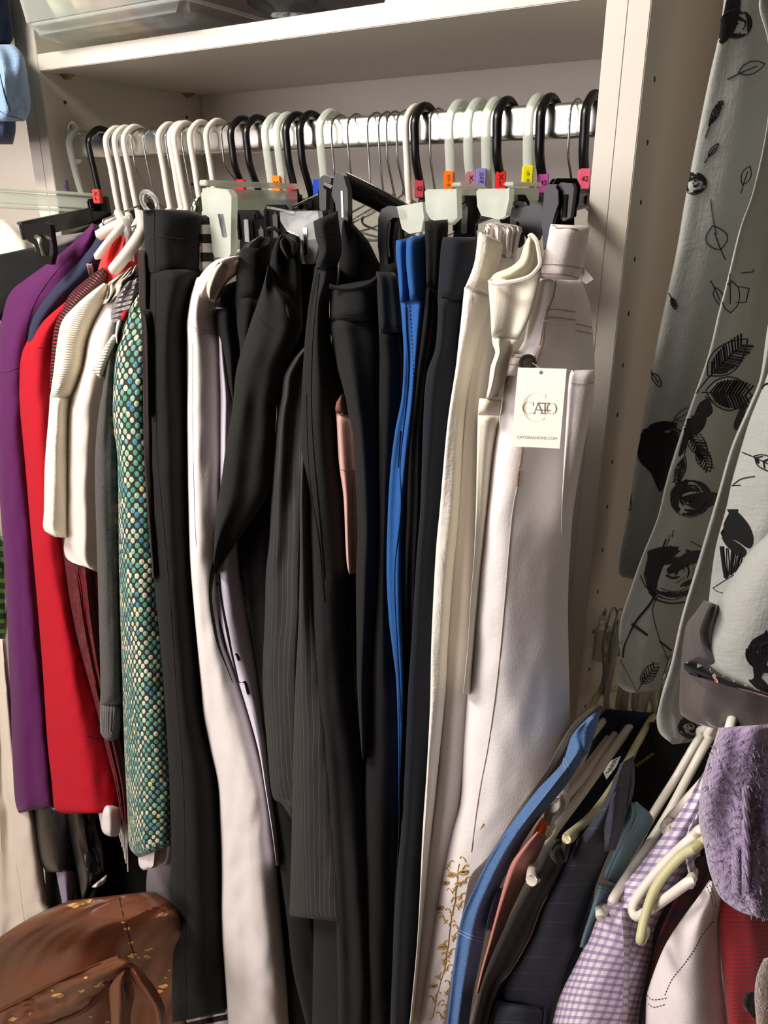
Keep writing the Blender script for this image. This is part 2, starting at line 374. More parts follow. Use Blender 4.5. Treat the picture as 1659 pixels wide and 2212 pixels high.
R2 = U(1296, 1365, 'x', CW+.0376); RY2, RZ2 = R2.y, R2.z
rail(E1, CW+.0396, CW+.0376+.748, RY2, RZ2)
mb = MB(); x = CW+.0376; box(mb, (x, RY2-.018, RZ2-.03), (x+.012, RY2+.002, RZ2+.012), WPL, .002); tube(mb, [(x+.012, RY2-.015, RZ2+.005), (x+.016, RY2-.016, RZ2-.01), (x+.012, RY2-.014, RZ2-.022)], .0012, STL, 6, 4); mk('rail_clip', mb, E1)
# ------------------------------------------------------------------ hangers
def hook_path(X, N, r0, y=RY, z=RZ, zh=.0155, lean=0):
    top = z+zh+r0*1.1; yb, yf = y+.020+r0, y-.017-r0
    return [(X, yb, z-.006), (X, yb+.001, z+.008), (X, y+.013, top-.002), (X, y, top+.001), (X, y-.011, top-.003), (X, yf, z+.006), (X, yf+.0005, z-.012), (X, yf+.003, z-.030),
            (X, (yf+N.y*2)/3+.0, z-.030+(N.z-z+.030)*.6), (X, N.y, N.z)]
NH = {}
def clip(parent, c, yw, w, h, mat, spring=STL, tilt=0):
    a = Vector((math.cos(yw), math.sin(yw), 0)); n = Vector((math.sin(yw), -math.cos(yw), 0)); z = Vector((0, 0, 1))
    c = Vector(c); mb = MB()
    prof = [(-.34, .5), (.34, .5), (.5, .36), (.5, .05), (.38, -.12), (.42, -.42), (.3, -.5), (-.3, -.5), (-.42, -.42), (-.38, -.12), (-.5, .05), (-.5, .36)]
    for s, t in ((1, .0035), (-1, .0035)):
        P = [c+a*x*w+z*y*h+n*s*(.003+.004*abs(y+.12)) for x, y in prof]
        extr(mb, P, n*s, .0022, mat)
        for sx in (-1, 1): obox(mb, c+a*sx*w*.38+z*h*.12+n*s*.0075, (a, n, z), (w*.08, .003, h*.62), mat, .0004)
    obox(mb, c+z*h*.02, (a, n, z), (w*.7, .010, h*.07), mat, .0005)
    for i in range(4): obox(mb, c-z*(h*.40-i*h*.04)+n*.0045, (a, n, z), (w*.6, .0016, h*.018), mat, .0002)
    k = mk('clip', mb, parent)
    mb = MB(); tube(mb, [c+z*h*.3+n*.0075, c+z*h*.34, c+z*h*.3-n*.0075], w*.1, spring, 6, 4, flat=.35)
    obox(mb, c+z*h*.02+n*.0078, (a, n, z), (w*.22, .0014, h*.52), spring, .0004); mk('clip_spring', mb, k); return k
def letters(parent, s, c, a, z, n, size, mat, name='lettering'):
    vs, fs = text_mesh(s); mb = MB(); mb.add([c+a*v.x*size+z*v.y*size+n*.0003 for v in vs], fs, mat); return mk(name, mb, parent)
def size_tag(parent, q, X, rgb, txt, w=.0100, h=.018, face=.5):
    m = plain('tag_%d_%d_%d' % rgb, rgb, .35); c = Vector(q); a = Vector((math.cos(face), math.sin(face), 0)); n = Vector((math.sin(face), -math.cos(face), 0)); z = Vector((0, 0, 1))
    mb = MB(); obox(mb, c, (a, n, z), (w, .0115, h), m, .0009); k = mk('size_tag', mb, parent)
    if txt:
        nl = txt.count('\n')+1; letters(k, txt, c+n*.0059, a, z, n, min(.0078, h*.62/nl/.8, w*.78/max(len(t) for t in txt.split('\n'))/.62), INK)
def hanger(kind, apex, neck, label, group, cl=None, tag_=None, arms=True, bar=None, csz=(.022, .045), tagpx=None, cyaw=-.5, y=RY, z=RZ, armpx=None, noclip=False):
    if y == RY: X = U(apex[0], apex[1], 'y', RY-.008).x
    else: X = U(apex[0], apex[1], 'y', y).x
    N = U(neck[0], neck[1], 'x', X); N.y = max(y-.012, min(y+.01, N.y)); 
    r = {'tube': .0037, 'wire': .0012, 'black': .0046, 'clear': .0048, 'green': .0035}[kind]
    mat = {'tube': WPL, 'wire': STL, 'black': BPL, 'clear': CPL, 'green': GPL}[kind]
    nm = {'tube': 'tubular_hanger', 'wire': 'wire_hanger', 'black': 'clip_hanger', 'clear': 'clip_hanger', 'green': 'tubular_hanger'}[kind]
    e = empty(nm, N, label, 'hanger', group)
    mb = MB(); P = hook_path(X, N, r, y, z); flat = 1 if kind in ('tube', 'wire', 'green') else 1.3
    rr = r if kind in ('tube', 'wire', 'green') else r*.78
    tube(mb, P, rr, mat if kind != 'clear' else CPL, 10, 6, flat)
    if kind in ('black', 'clear'):    # raised rim along the hook of moulded hangers
        tube(mb, [Vector(p)+Vector((.0028, 0, 0)) for p in P], .0009, mat, 5, 6)
    mk('hook', mb, e)
    if kind in ('black', 'clear'):
        mb = MB(); C = U(*cl, 'y', -.085) if cl else Vector((X, -.085, N.z-.006)); B = N*2-C; B.z = C.z
        if not (bar is False):
            d = (C-N); L = d.length; d.normalize(); side = d.cross(Vector((0, 0, 1))).normalized(); up = side.cross(d)
            t0, t1 = N-d*L, C
            B2 = Vector((t0.x, min(t0.y, CD-.02), N.z-.004))
            for off, hh in ((0, .003), (.0055, .0012), (-.0055, .0012)):
                mid = (C+B2)/2; ax = (C-B2).normalized(); s2 = ax.cross(Vector((0, 0, 1))).normalized(); u2 = s2.cross(ax)
                obox(mb, mid+u2*(off+.001), (ax, s2, u2), ((C-B2).length, .0028 if off == 0 else .0065, .013 if off == 0 else .0022), mat, .0005)
            obox(mb, N-Vector((0, 0, .003)), (Vector((1, 0, 0)), Vector((0, 1, 0)), Vector((0, 0, 1))), (.008, .012, .016), mat, .001)
            mk('crossbar', mb, e)
            if cl and not noclip: clip(e, C, cyaw, csz[0], csz[1], mat if kind == 'black' else CPL)
    elif arms:
        mb = MB(); s = .018
        if armpx: F = U(*armpx, 'x', X); 
        else: F = Vector((X, N.y-(.155 if kind != 'wire' else .08), N.z-(.075 if kind != 'wire' else .03)))
        Bk = Vector((X, min(2*N.y-F.y, CD-.015+(0 if y == RY else .0)), F.z))
        low = F.z-.012
        if kind == 'wire':
            tube(mb, [N, N+Vector((0, -.004, -.008)), F+Vector((0, .01, .003)), F, F+Vector((0, .008, -.008)), Vector((X, N.y, low-.006)), Bk+Vector((0, -.008, -.008)), Bk, Bk+Vector((0, -.01, .003)), N+Vector((0, .004, -.008)), N], r, mat, 6, 4)
        else:
            d = (F-N).normalized()
            tube(mb, [N, N+d*.012, N.lerp(F, .5), F-d*.012, F+Vector((0, .0, -.006)), F+Vector((0, .012, -.016)), Vector((X, N.y, low-.012)), Bk+Vector((0, -.012, -.016)), Bk+Vector((0, 0, -.006)), N.lerp(Bk, .5), N], r, mat, 10, 4)
        mk('shoulder_frame', mb, e)
    if tag_:
        q = U(*(tagpx or neck), 'y', N.y-.008); size_tag(e, q, X, tag_[0], tag_[1])
    return e
GW, GT, GB, GC = 'wire hangers on the chrome rail', 'white tubular hangers on the chrome rail', 'black clip hangers on the chrome rail', 'clear clip hangers on the chrome rail'
HK = [
 ('clear', (165, 284), (147, 420), 'clear plastic hanger with purple size tag at left end of rail', GC, (60, 425), ((112, 88, 170), '3X'), (141, 404), 0),
 ('black', (207, 284), (216, 438), 'black clip hanger with red size tag beside the left rail end', GB, (100, 540), ((214, 52, 36), 'X\nL'), (211, 424), 1),
 ('tube', (243, 281), (246, 462), 'white tubular hanger, first from left, purple top on it', GT, (205, 500), None, None, 0),
 ('tube', (262, 280), (272, 470), 'white tubular hanger, second from left, navy top on it', GT, (205, 560), None, None, 0),
 ('tube', (282, 279), (300, 470), 'white tubular hanger, third from left, coral top on it', GT, (232, 592), None, None, 0),
 ('wire', (296, 287), (322, 422), 'thin steel hook between third white hanger and clear swivel hook', GW, None, None, None, 0),
 ('wire', (322, 286), (342, 452), 'thin steel hook with a bent neck before the white hangers', GW, None, None, None, 0),
 ('tube', (357, 272), (362, 450), 'white tubular hanger just left of black waistband top', GT, (300, 520), None, None, 0),
 ('wire', (370, 284), (392, 440), 'thin steel hook squeezed left of paired white hooks', GW, None, None, None, 0),
 ('tube', (381, 269), (392, 450), 'white tubular hanger, left one of a tight pair', GT, (330, 520), None, None, 0),
 ('tube', (391, 270), (404, 452), 'white tubular hanger, right one of a tight pair', GT, (345, 520), None, None, 0),
 ('wire', (405, 283), (418, 440), 'thin steel hook between tight white pair and next white hook', GW, None, None, None, 0),
 ('tube', (425, 268), (428, 440), 'white tubular hanger above the striped black and white waistband', GT, (380, 520), None, None, 0),
 ('tube', (460, 258), (452, 430), 'thickest white tubular hanger behind frosted clip', GT, (410, 520), None, None, 0),
 ('wire', (490, 271), (516, 400), 'thin steel hook bowing left of two black hooks', GW, None, None, None, 0),
 ('black', (514, 258), (531, 425), 'black clip hanger with half hidden red size tag', GB, (540, 500), ((205, 48, 40), ''), (521, 405), 1),
 ('black', (547, 256), (563, 425), 'black clip hanger without tag, right of half hidden red tag', GB, (570, 520), None, None, 1),
 ('clear', (588, 250), (578, 425), 'clear hanger with frayed label stub beside orange tag', GC, None, None, None, 1),
 ('clear', (613, 247), (604, 428), 'clear clip hanger with orange size tag, leftmost orange', GC, (468, 455), ((244, 140, 36), 'M'), (598, 398), 1),
 ('black', (633, 248), (642, 430), 'black clip hanger with red size tag marked 30', GB, (600, 490), ((196, 44, 38), '30'), (633, 415), 1),
 ('black', (663, 244), (676, 432), 'black clip hanger with bare neck right of red 30 tag', GB, (715, 448), None, None, 1),
 ('clear', (706, 241), (690, 430), 'clear clip hanger with bright blue size tag', GC, (655, 505), ((36, 84, 214), ''), (687, 406), 1),
 ('wire', (727, 252), (716, 385), 'steel hook touching clear hook above black clip', GW, None, None, None, 0),
 ('wire', (762, 250), (763, 402), 'steel hook standing alone right of the black clip', GW, None, None, None, 0),
 ('wire', (805, 247), (795, 420), 'straight steel hook, first of a close group of four', GW, None, None, None, 0),
 ('wire', (829, 245), (829, 420), 'steel hook, second of a close group of four', GW, None, None, None, 0),
 ('wire', (846, 248), (851, 415), 'curved steel hook, third of a close group of four', GW, None, None, None, 0),
 ('wire', (868, 243), (872, 405), 'steel hook, fourth of a close group of four', GW, None, None, None, 0),
 ('tube', (891, 232), (882, 435), 'lone white tubular hanger beside red tagged 42 hanger', GT, (860, 500), None, None, 0),
 ('black', (911, 226), (915, 440), 'black clip hanger with dull red tag marked 42', GB, (845, 520), ((190, 70, 84), '42'), (906, 408), 1),
 ('wire', (940, 240), (940, 412), 'wide steel hook right of the dull red 42 tag', GW, None, None, None, 0),
 ('clear', (986, 218), (968, 415), 'clear clip hanger with orange tag reading M 32/34', GC, (885, 466), ((250, 122, 30), 'M\n32\n/\n34'), (969, 391), 1),
 ('clear', (1027, 215), (1020, 415), 'clear clip hanger with mauve XL tag', GC, (952, 450), ((178, 122, 132), 'X\nL'), (1017, 392), 1),
 ('clear', (1066, 211), (1040, 415), 'clear clip hanger with lavender tag reading 2X 44/46', GC, None, ((146, 134, 206), '2X\n44\n/46'), (1039, 385), 1),
 ('black', (1090, 207), (1086, 415), 'black clip hanger with red XL tag', GB, (1006, 478), ((226, 48, 38), 'X\nL'), (1081, 390), 1),
 ('clear', (1158, 200), (1142, 410), 'clear clip hanger with yellow tag reading L 36/38', GC, (1068, 452), ((236, 226, 36), 'L\n36\n/\n38'), (1139, 380), 1),
 ('black', (1184, 199), (1176, 420), 'black clip hanger with orchid pink tag marked 42', GB, (1110, 478), ((196, 88, 168), '42'), (1172, 396), 1),
 ('wire', (1243, 211), (1236, 400), 'steel hook between the two rightmost black hangers', GW, None, None, None, 0),
 ('black', (1281, 192), (1264, 415), 'rightmost black clip hanger with rose pink 42 tag', GB, (1214, 446), ((226, 100, 128), '42'), (1261, 387), 1)]
HGR = []
for kd, ap, nk, lb, gp, c2, tg, tp, fl in HK:
    if kd in ('black', 'clear'):
        big = (.034, .058) if kd == 'clear' else (.024, .042)
        if c2 == (60, 425): h = hanger(kd, ap, nk, lb, gp, None, tg, tagpx=tp, bar=False)
        else: h = hanger(kd, ap, nk, lb, gp, c2, tg, tagpx=tp, csz=big, noclip=len(HGR) in (18, 21, 31, 32, 35), bar=None if c2 else False, cyaw=.45+random.uniform(-.2, .2))
    else: h = hanger(kd, ap, nk, lb, gp, tag_=tg, armpx=c2, arms=bool(c2) or kd == 'wire')
    HGR.append(h)
# crossbar of the first clear hanger: a broad translucent beam reaching left
def px_beam(parent, name, a, b, ya, yb, w, th, mat, extra=True):
    A, B = U(*a, 'y', ya), U(*b, 'y', yb); d = (B-A).normalized(); s = d.cross(Vector((0, 0, 1))).normalized(); u = s.cross(d); mb = MB()
    obox(mb, (A+B)/2, (d, s, u), ((B-A).length, th, w*.55), mat, .001)
    for k in (-1, 1): obox(mb, (A+B)/2+u*k*w*.42, (d, s, u), ((B-A).length, th*2.2, w*.16), mat, .001)
    return mk(name, mb, parent)
px_beam(HGR[0], 'crossbar', (-40, 424), (208, 440), -.10, .03, .026, .004, CPL)
mb = MB(); q = U(-10, 424, 'y', -.10)
# clear round swivel hook top
X = U(322, 430, 'y', -.02).x; e = empty('swivel_hook_hanger', (X, -.02, 1.66), 'clear plastic hanger with glassy ring standing above the black waistband', 'hanger')
c = U(323, 437, 'y', -.03); mb = MB(); tube(mb, [c+Vector((.012*math.cos(a), -.004*math.sin(a), .012*math.sin(a))) for a in [i*math.pi/8 for i in range(17)]], .0028, CLR, 8, 2); tube(mb, [c-Vector((0, 0, .012)), c-Vector((0, -.01, .03))], .004, CLR, 8, 1); mk('hook_ring', mb, e)
c = U(276, 510, 'y', -.125); mb = MB(); tube(mb, [c+Vector((0, 0, .02)), c+Vector((.001, 0, 0)), c-Vector((0, 0, .026))], .0042, CLR, 8, 3); mk('clear_strap', mb, e)
# broad clamp hanger in black with tall twin jaws (centre)
e = empty('clamp_hanger', U(760, 400, 'y', -.06), 'large black clamp hanger with tall jaws holding the charcoal trousers', 'hanger')
A, B = U(742, 395, 'y', -.10), U(872, 462, 'y', -.06); mb = MB(); tube(mb, [A, A.lerp(B, .5)+Vector((0, 0, .001)), B], .010, BPL, 16, 3, .8); mk('crossbar', mb, e)
def jaw(parent, pts, y, th, win=None, mat=BPL):
    mb = MB(); P = [U(a, b, 'y', y) for a, b in pts]; extr(mb, P, (0, 1, 0), th, mat)
    if win:
        Q = [U(a, b, 'y', y-.0006) for a, b in win]; extr(mb, Q, (0, 1, 0), .0006, STL)
    return mk('jaw', mb, parent)
jaw(e, [(693, 382), (700, 378), (716, 384), (714, 398), (705, 402), (704, 452), (698, 460), (690, 450), (688, 392)], -.125, .006)
jaw(e, [(722, 378), (732, 374), (742, 380), (751, 412), (752, 470), (748, 524), (738, 530), (730, 500), (724, 440), (716, 420)], -.128, .007, [(736, 412), (740, 412), (742, 470), (738, 470)])
mb = MB(); tube(mb, [U(705, 400, 'y', -.122), U(722, 408, 'y', -.124)], .004, BPL, 8, 1); mk('pivot', mb, e)
e = empty('clamp_hanger', U(840, 480, 'y', -.1), 'glossy black arched clamp left of the blue trousers', 'hanger')
jaw(e, [(817, 470), (824, 452), (838, 445), (856, 448), (872, 456), (872, 472), (850, 470), (838, 480), (834, 520), (838, 575), (834, 585), (822, 578), (816, 530)], -.118, .008)
jaw(e, [(838, 482), (862, 474), (866, 530), (858, 570), (840, 570)], -.110, .004)
mb = MB(); tube(mb, [U(842, 478, 'y', -.119), U(838, 520, 'y', -.119), U(840, 555, 'y', -.119)], .0012, STL, 6, 3); mk('clip_spring', mb, e)
# narrow open black loop frame left of clear clip
e = empty('loop_hanger', U(585, 500, 'y', -.12), 'thin black open frame end left of transparent clip', 'hanger')
mb = MB(); P = [U(a, b, 'y', -.125) for a, b in [(582, 560), (577, 500), (577, 455), (582, 451), (600, 454), (640, 462)]]; tube(mb, P, .0022, BPL, 6, 4)
tube(mb, [U(a, b, 'y', -.125) for a, b in [(577, 495), (592, 493), (602, 500)]], .0022, BPL, 6, 3); mk('frame', mb, e)
# tall dark jaws next to white jeans and behind
JW = [([(1176, 410), (1184, 398), (1196, 398), (1206, 412), (1206, 440), (1196, 470), (1184, 520), (1174, 540), (1170, 480)], -.128), ([(1200, 404), (1212, 394), (1236, 396), (1240, 408), (1232, 470), (1216, 478), (1206, 440)], -.122),
      ([(1120, 450), (1158, 440), (1172, 446), (1172, 490), (1160, 520), (1140, 520), (1122, 490)], -.112), ([(1100, 444), (1112, 434), (1130, 436), (1140, 470), (1120, 480), (1104, 470)], -.107)]
e = empty('clamp_hanger', U(1200, 450, 'y', -.12), 'angular black clamp gripping the white jeans waistband', 'hanger')
for P, y in JW[:2]: jaw(e, P, y, .007)
mb = MB(); tube(mb, [U(1222, 420, 'y', -.1225), U(1218, 470, 'y', -.1225)], .002, STL, 6, 1); mk('clip_spring', mb, e)
e = empty('clamp_hanger', U(1140, 450, 'y', -.11), 'dark glossy clamp above the cream folded waistband', 'hanger')
for P, y in JW[2:]: jaw(e, P, y, .007)
# black hanger with clip at the left, bar running toward the rail
e = HGR[1]; A, B = U(45, 500, 'y', -.13), U(216, 462, 'y', .03); d = (B-A).normalized(); s = d.cross(Vector((0, 0, 1))).normalized(); u = s.cross(d)
mb = MB(); obox(mb, (A+B)/2, (d, s, u), ((B-A).length, .004, .02), BPL, .001); obox(mb, (A+B)/2+u*.009, (d, s, u), ((B-A).length, .008, .003), BPL, .0008); obox(mb, B+Vector((0, 0, .006)), (d, s, u), (.05, .005, .03), BPL, .002); mk('crossbar', mb, e)
jaw(e, [(42, 490), (52, 485), (96, 480), (108, 486), (116, 545), (110, 572), (88, 568), (76, 530), (60, 520)], -.15, .006)
mb = MB(); tube(mb, [U(78, 510, 'y', -.153), U(86, 520, 'y', -.156), U(96, 552, 'y', -.153)], .0028, CHR, 8, 4, .6); mk('clip_spring', mb, e)
# frosted clip bodies seen broad
def frosted(parent, pts, y, mat=CPL, spr=None, th=.009):
    mb = MB(); extr(mb, [U(a, b, 'y', y) for a, b in pts], (0, 1, 0), th, mat); k = mk('clip', mb, parent, label='frosted clip body')
    if spr: mb = MB(); extr(mb, [U(a, b, 'y', y-.0012) for a, b in spr], (0, 1, 0), .001, STL); mk('clip_spring', mb, k)
frosted(HGR[18], [(434, 418), (446, 404), (492, 410), (500, 424), (498, 548), (494, 556), (466, 556), (460, 548), (452, 470), (438, 460)], -.128, CPL, [(470, 462), (480, 462), (488, 510), (480, 512)])
px_beam(HGR[18], 'crossbar', (440, 428), (640, 432), -.12, .02, .034, .005, CPL)
frosted(HGR[21], [(604, 458), (686, 455), (688, 470), (684, 490), (688, 530), (680, 566), (672, 571), (652, 570), (646, 540), (640, 510), (620, 500), (606, 478)], -.132, CLR, [(654, 492), (663, 492), (664, 548), (658, 552)], .007)
frosted(HGR[31], [(857, 446), (912, 436), (916, 470), (910, 500), (884, 505), (868, 494)], -.122, CPL)
frosted(HGR[32], [(917, 414), (922, 409), (986, 408), (988, 470), (972, 486), (930, 474), (920, 455)], -.124, CPL)
frosted(HGR[35], [(1029, 414), (1034, 408), (1100, 407), (1100, 430), (1092, 466), (1078, 474), (1040, 466), (1031, 446)], -.126, CPL)
px_beam(HGR[32], 'crossbar', (985, 422), (1040, 425), -.115, -.02, .020, .004, CPL)
px_beam(HGR[35], 'crossbar', (1098, 422), (1160, 420), -.115, -.02, .020, .004, CPL)
# ------------------------------------------------------------------ on the top shelf
ST = SZ+.0194
BIN = plain('bin_plastic', (236, 240, 238), .3, trans=.8, ior=1.12)
def loftbox(name, quads, mat, parent=None, **kw):   # quads: list of 4-corner rings
    mb = MB(); n = 0; vs = [Vector(p) for q in quads for p in q]; fs = [(0, 1, 2, 3), tuple(range(len(vs)-4, len(vs)))]
    for i in range(len(quads)-1):
        for k in range(4): fs.append((i*4+k, i*4+(k+1) % 4, i*4+4+(k+1) % 4, i*4+4+k))
    bm = bmesh.new(); B = [bm.verts.new(v) for v in vs]
    for f in fs: bm.faces.new([B[i] for i in f])
    bmesh.ops.bevel(bm, geom=[e for e in bm.edges], offset=kw.pop('bev', .008), segments=3, affect='EDGES')
    bm.verts.ensure_lookup_table(); mb.add([v.co.copy() for v in bm.verts], [[v.index for v in f.verts] for f in bm.faces], mat); bm.free(); return mk(name, mb, parent, **kw)
bx0 = U(66, 104, 'y', -.03).x; bx1 = U(452, 60, 'y', 0).x
e = empty('storage_bin', ((bx0+bx1)/2, .12, ST), 'translucent plastic storage bin overhanging the front of the top shelf', 'bin')
def ring(x0, x1, y0, y1, z): return [(x0, y0, z), (x1, y0, z), (x1, y1, z), (x0, y1, z)]
loftbox('tub', [ring(bx0+.02, bx1-.02, -.02, .25, ST+.006), ring(bx0, bx1, -.035, .265, ST+.018), ring(bx0-.02, bx1+.03, -.05, .275, ST+.16)], BIN, e)
mb = MB(); tube(mb, [(bx0+.02, -.038, ST+.022), (bx1+.004, -.038, ST+.022)], .002, BIN, 8, 1); tube(mb, [(bx1+.004, -.038, ST+.022), (bx1+.004, .26, ST+.022)], .002, BIN, 8, 1); mk('base_rib', mb, e)
def lump(name, label, cat, c, r, mat, seed):
    bm = bmesh.new(); bmesh.ops.create_icosphere(bm, subdivisions=4, radius=1)
    for v in bm.verts:
        n = v.co.normalized(); v.co = Vector(((abs(n.x)**.6)*math.copysign(1, n.x)*r[0], (abs(n.y)**.6)*math.copysign(1, n.y)*r[1], (abs(n.z)**.6)*math.copysign(1, n.z)*r[2]))
        v.co *= 1+.10*noise.noise(n*2.5+Vector((seed, 0, 0)))+.05*noise.noise(n*7+Vector((seed, 3, 0))); v.co += Vector(c)
    mb = MB(); bm.verts.ensure_lookup_table(); mb.add([v.co.copy() for v in bm.verts], [[v.index for v in f.verts] for f in bm.faces], mat); bm.free(); return mk(name, mb, None, label, cat)
xs = [bx0+.03+(bx1-bx0-.05)*t for t in (.08, .27, .46, .66, .88)]
for x, m, nm in zip(xs, (cloth('pale_sage', (226, 230, 190)), cloth('straw', (246, 232, 180)), cloth('oat', (240, 210, 186)), cloth('pale_blue_grey', (170, 176, 184)), cloth('maroon_fleece', (96, 60, 70))), ('pale sage', 'straw yellow', 'oatmeal', 'blue grey', 'maroon')):
    lump('folded_garment', nm+' garment folded inside the translucent storage bin', 'clothing', (x, .072, ST+.085), ((bx1-bx0)*.095, .10, .06), m, x*9)
bg = U(640, 20, 'y', .05).x
lump('black_bag', 'black bag wrapped in clear film on the top shelf', 'bag', (bg+.07, .07, ST+.05), (.13, .06, .046), leather('black_vinyl', (22, 22, 24), rough=.25), 3)
mb = MB(); c = U(600, 30, 'y', .02)
o = surf([(26, 592, 640), (32, 585, 700), (38, 588, 640)], .0, th=.02, amp=.006, wr=.004, wfreq=90, k=0, nu=18, step=2); mb.add(o.vs, o.fs, CLR, o.uvs); mk('plastic_wrap', mb, None, 'crinkled clear wrap on shelf edge under the black bag', 'wrap')
lump('white_box', 'small white item at the top edge right of black bag', 'box', (U(850, 0, 'y', .02).x, .06, ST+.02), (.03, .03, .025), WPL, 6)
# ------------------------------------------------------------------ jeans stacked at the far left
gar('folded_jeans', 'dark navy jeans folded above the light denim at far left', 'jeans', [(-60, -60, 10), (-20, -60, 18), (40, -60, 24), (80, -60, 30), (108, -60, 12)], -.06, DEND, th=.12, k=0, wr=.003)
gar('denim_sleeve', 'light blue denim leg end hanging over shelf at far left', 'jeans', [(96, -40, 28), (120, -40, 50), (170, -40, 60), (225, -40, 66), (248, -40, 62), (262, -40, 52)], -.10, DENL, th=.06, k=0, wr=.004, amp=.008,
    decor=lambda m, o: (d_line(m, o, [(0, 160), (10, 205), (22, 240)], .0016, DEND), d_line(m, o, [(0, 240), (20, 250), (48, 258)], .001, DEND)))
gar('folded_jeans', 'mid blue worn denim corner under the light denim leg at far left', 'jeans', [(240, -40, 32), (280, -40, 34), (312, -40, 28)], -.085, cloth('worn_denim', (78, 92, 122), wst=.7, weave=450, alt=(60, 70, 100)), th=.05, k=0, wr=.003)
# ------------------------------------------------------------------ left group of tops
def part(name, rows, yf, mat, parent, label=None, **kw): return gar(name, label, None, rows, yf, mat, parent=parent, **kw)
o, s = gar('cream_cardigan', 'cream garment shoulder behind the clear hanger bar at far left', 'top', [(-20, 470, 10, 474), (-20, 500, 60, 512), (-20, 540, 76, 545), (-20, 560, 70, 560)], -.07, CRM, th=.03)
o, s = gar('black_skirt', 'plain black skirt clipped to the black hanger at far left', 'skirt', [(-30, 556, 76, 533), (-30, 580, 230, 520), (-30, 620, 180, 570), (-30, 660, 60, 640), (-30, 700, 12, 690)], -.104, BK3, th=.02)
part('lining', [(110, 512, 190, 500), (112, 540, 190, 515)], -.098, cloth('grey_lining', (120, 116, 118)), o, 'grey inner lining', th=.01)
def dec(m, o):
    d_line(m, o, [(150, 555), (110, 600), (80, 645), (62, 690), (48, 760), (44, 795)], .0007, cloth('purple_seam', (80, 22, 84)))
    d_line(m, o, [(-4, 806), (20, 802), (42, 792)], .0009, cloth('purple_seam', (80, 22, 84)))
o, s = gar('purple_top', 'purple long-sleeved top, leftmost of the bright tops', 'top', [(198, 484, 214, 488), (172, 510, 216, 512), (125, 552, 214, 548), (60, 595, 198, 590), (14, 632, 180, 630), (3, 680, 120, 690), (-4, 760, 80, 765), (-6, 900, 64, 900), (-2, 1050, 72, 1050), (9, 1221, 84, 1221), (20, 1443, 102, 1443), (28, 1696, 122, 1690), (38, 1757, 126, 1738)], -.12, PUR, th=.05, amp=.006, decor=dec)
part('collar', [(196, 482, 214, 487), (205, 498, 217, 500), (211, 512, 219, 510)], -.124, PUR, o, th=.006)
def dec(m, o):
    for i in range(14):
        y = 570+i*2.4; d_line(m, o, [(188+.5*i, y), (197+.5*i, y+1)], .0008, WHT, 1)
    d_line(m, o, [(187, 570), (196, 606)], .0008, WHT); d_line(m, o, [(198, 570), (205, 606)], .0008, WHT)
o, s = gar('navy_sweatshirt', 'navy blue jersey top with white lace trim between purple and coral tops', 'top', [(214, 500, 262, 500), (195, 535, 250, 540), (150, 585, 230, 590), (100, 640, 170, 650), (66, 700, 120, 710), (58, 780, 100, 780), (55, 900, 95, 900)], -.128, NVB, th=.03, decor=dec)
o, s = gar('coral_top', 'coral red top with gathered neckline beneath clear strap', 'top', [(250, 512, 292, 505), (232, 530, 298, 530), (220, 555, 302, 560), (212, 580, 304, 590), (212, 600, 300, 610), (225, 630, 290, 630)], -.134, COR, th=.02, amp=.008, wr=.003, freq=4)
def dec(m, o):
    for l in [[(80, 752), (96, 748), (108, 738)]]: d_line(m, o, l, .0007, cloth('red_seam_crease', (150, 10, 28)))
    d_line(m, o, [(106, 1578), (150, 1588), (200, 1590), (236, 1602)], .0006, cloth('red_seam_crease', (150, 10, 28)))  # this and the next: creases, their shade painted as darker lines
    d_line(m, o, [(116, 1690), (150, 1700), (180, 1705), (215, 1712)], .0006, cloth('red_seam_crease', (150, 10, 28)))
o, s = gar('red_dress', 'bright red long-sleeved dress in front of purple top', 'dress', [(150, 645, 165, 645), (105, 682, 160, 690), (72, 715, 155, 715), (45, 770, 150, 770), (41, 840, 150, 840), (44, 898, 150, 898), (54, 1000, 150, 1000), (66, 1142, 152, 1142), (79, 1285, 162, 1285), (92, 1443, 195, 1443), (102, 1600, 236, 1601), (112, 1690, 256, 1690), (118, 1747, 264, 1748), (140, 1758, 258, 1756)], -.138, RED, th=.04, amp=.006, freq=2, decor=dec)
GLI = stripe('glitter_stripe', (24, 16, 18), (176, 40, 50), .0042, .22, 'v', .5, .003, .0008)
GLU = stripe('glitter_pleat', (30, 4, 10), (170, 12, 30), .0034, .3, 'u', .45, .004, .0008)
o, s = gar('glitter_top', 'black top with fine red glitter stripes across the shoulder', 'top', [(222, 577, 238, 598), (190, 600, 228, 625), (154, 632, 192, 660), (134, 668, 165, 690), (117, 710, 150, 720), (110, 780, 140, 780), (107, 840, 140, 840)], -.142, GLI, th=.03, amp=.003)
part('pleated_skirt', [(110, 900, 200, 900), (118, 1050, 208, 1050), (133, 1190, 218, 1190), (160, 1350, 226, 1350), (205, 1520, 242, 1520), (230, 1620, 264, 1620), (250, 1700, 276, 1700), (262, 1765, 280, 1790)], -.132, GLU, o, 'dark red glitter pleats', th=.03, freq=6, amp=.003)
WBL = cloth('white_satin', (234, 224, 214), rough=.55, sheen=.3, wst=.1)
o, s = gar('white_blouse', 'smooth white blouse with drooping hem under the cream knit', 'blouse', [(234, 612, 304, 588), (224, 650, 300, 640), (190, 720, 270, 720), (180, 790, 240, 790), (158, 850, 224, 850), (144, 900, 220, 900), (142, 1000, 214, 1000), (141, 1140, 212, 1140), (138, 1188, 212, 1195), (150, 1212, 212, 1225), (190, 1226, 212, 1238)], -.146, WBL, th=.02, amp=.007, freq=2.5)
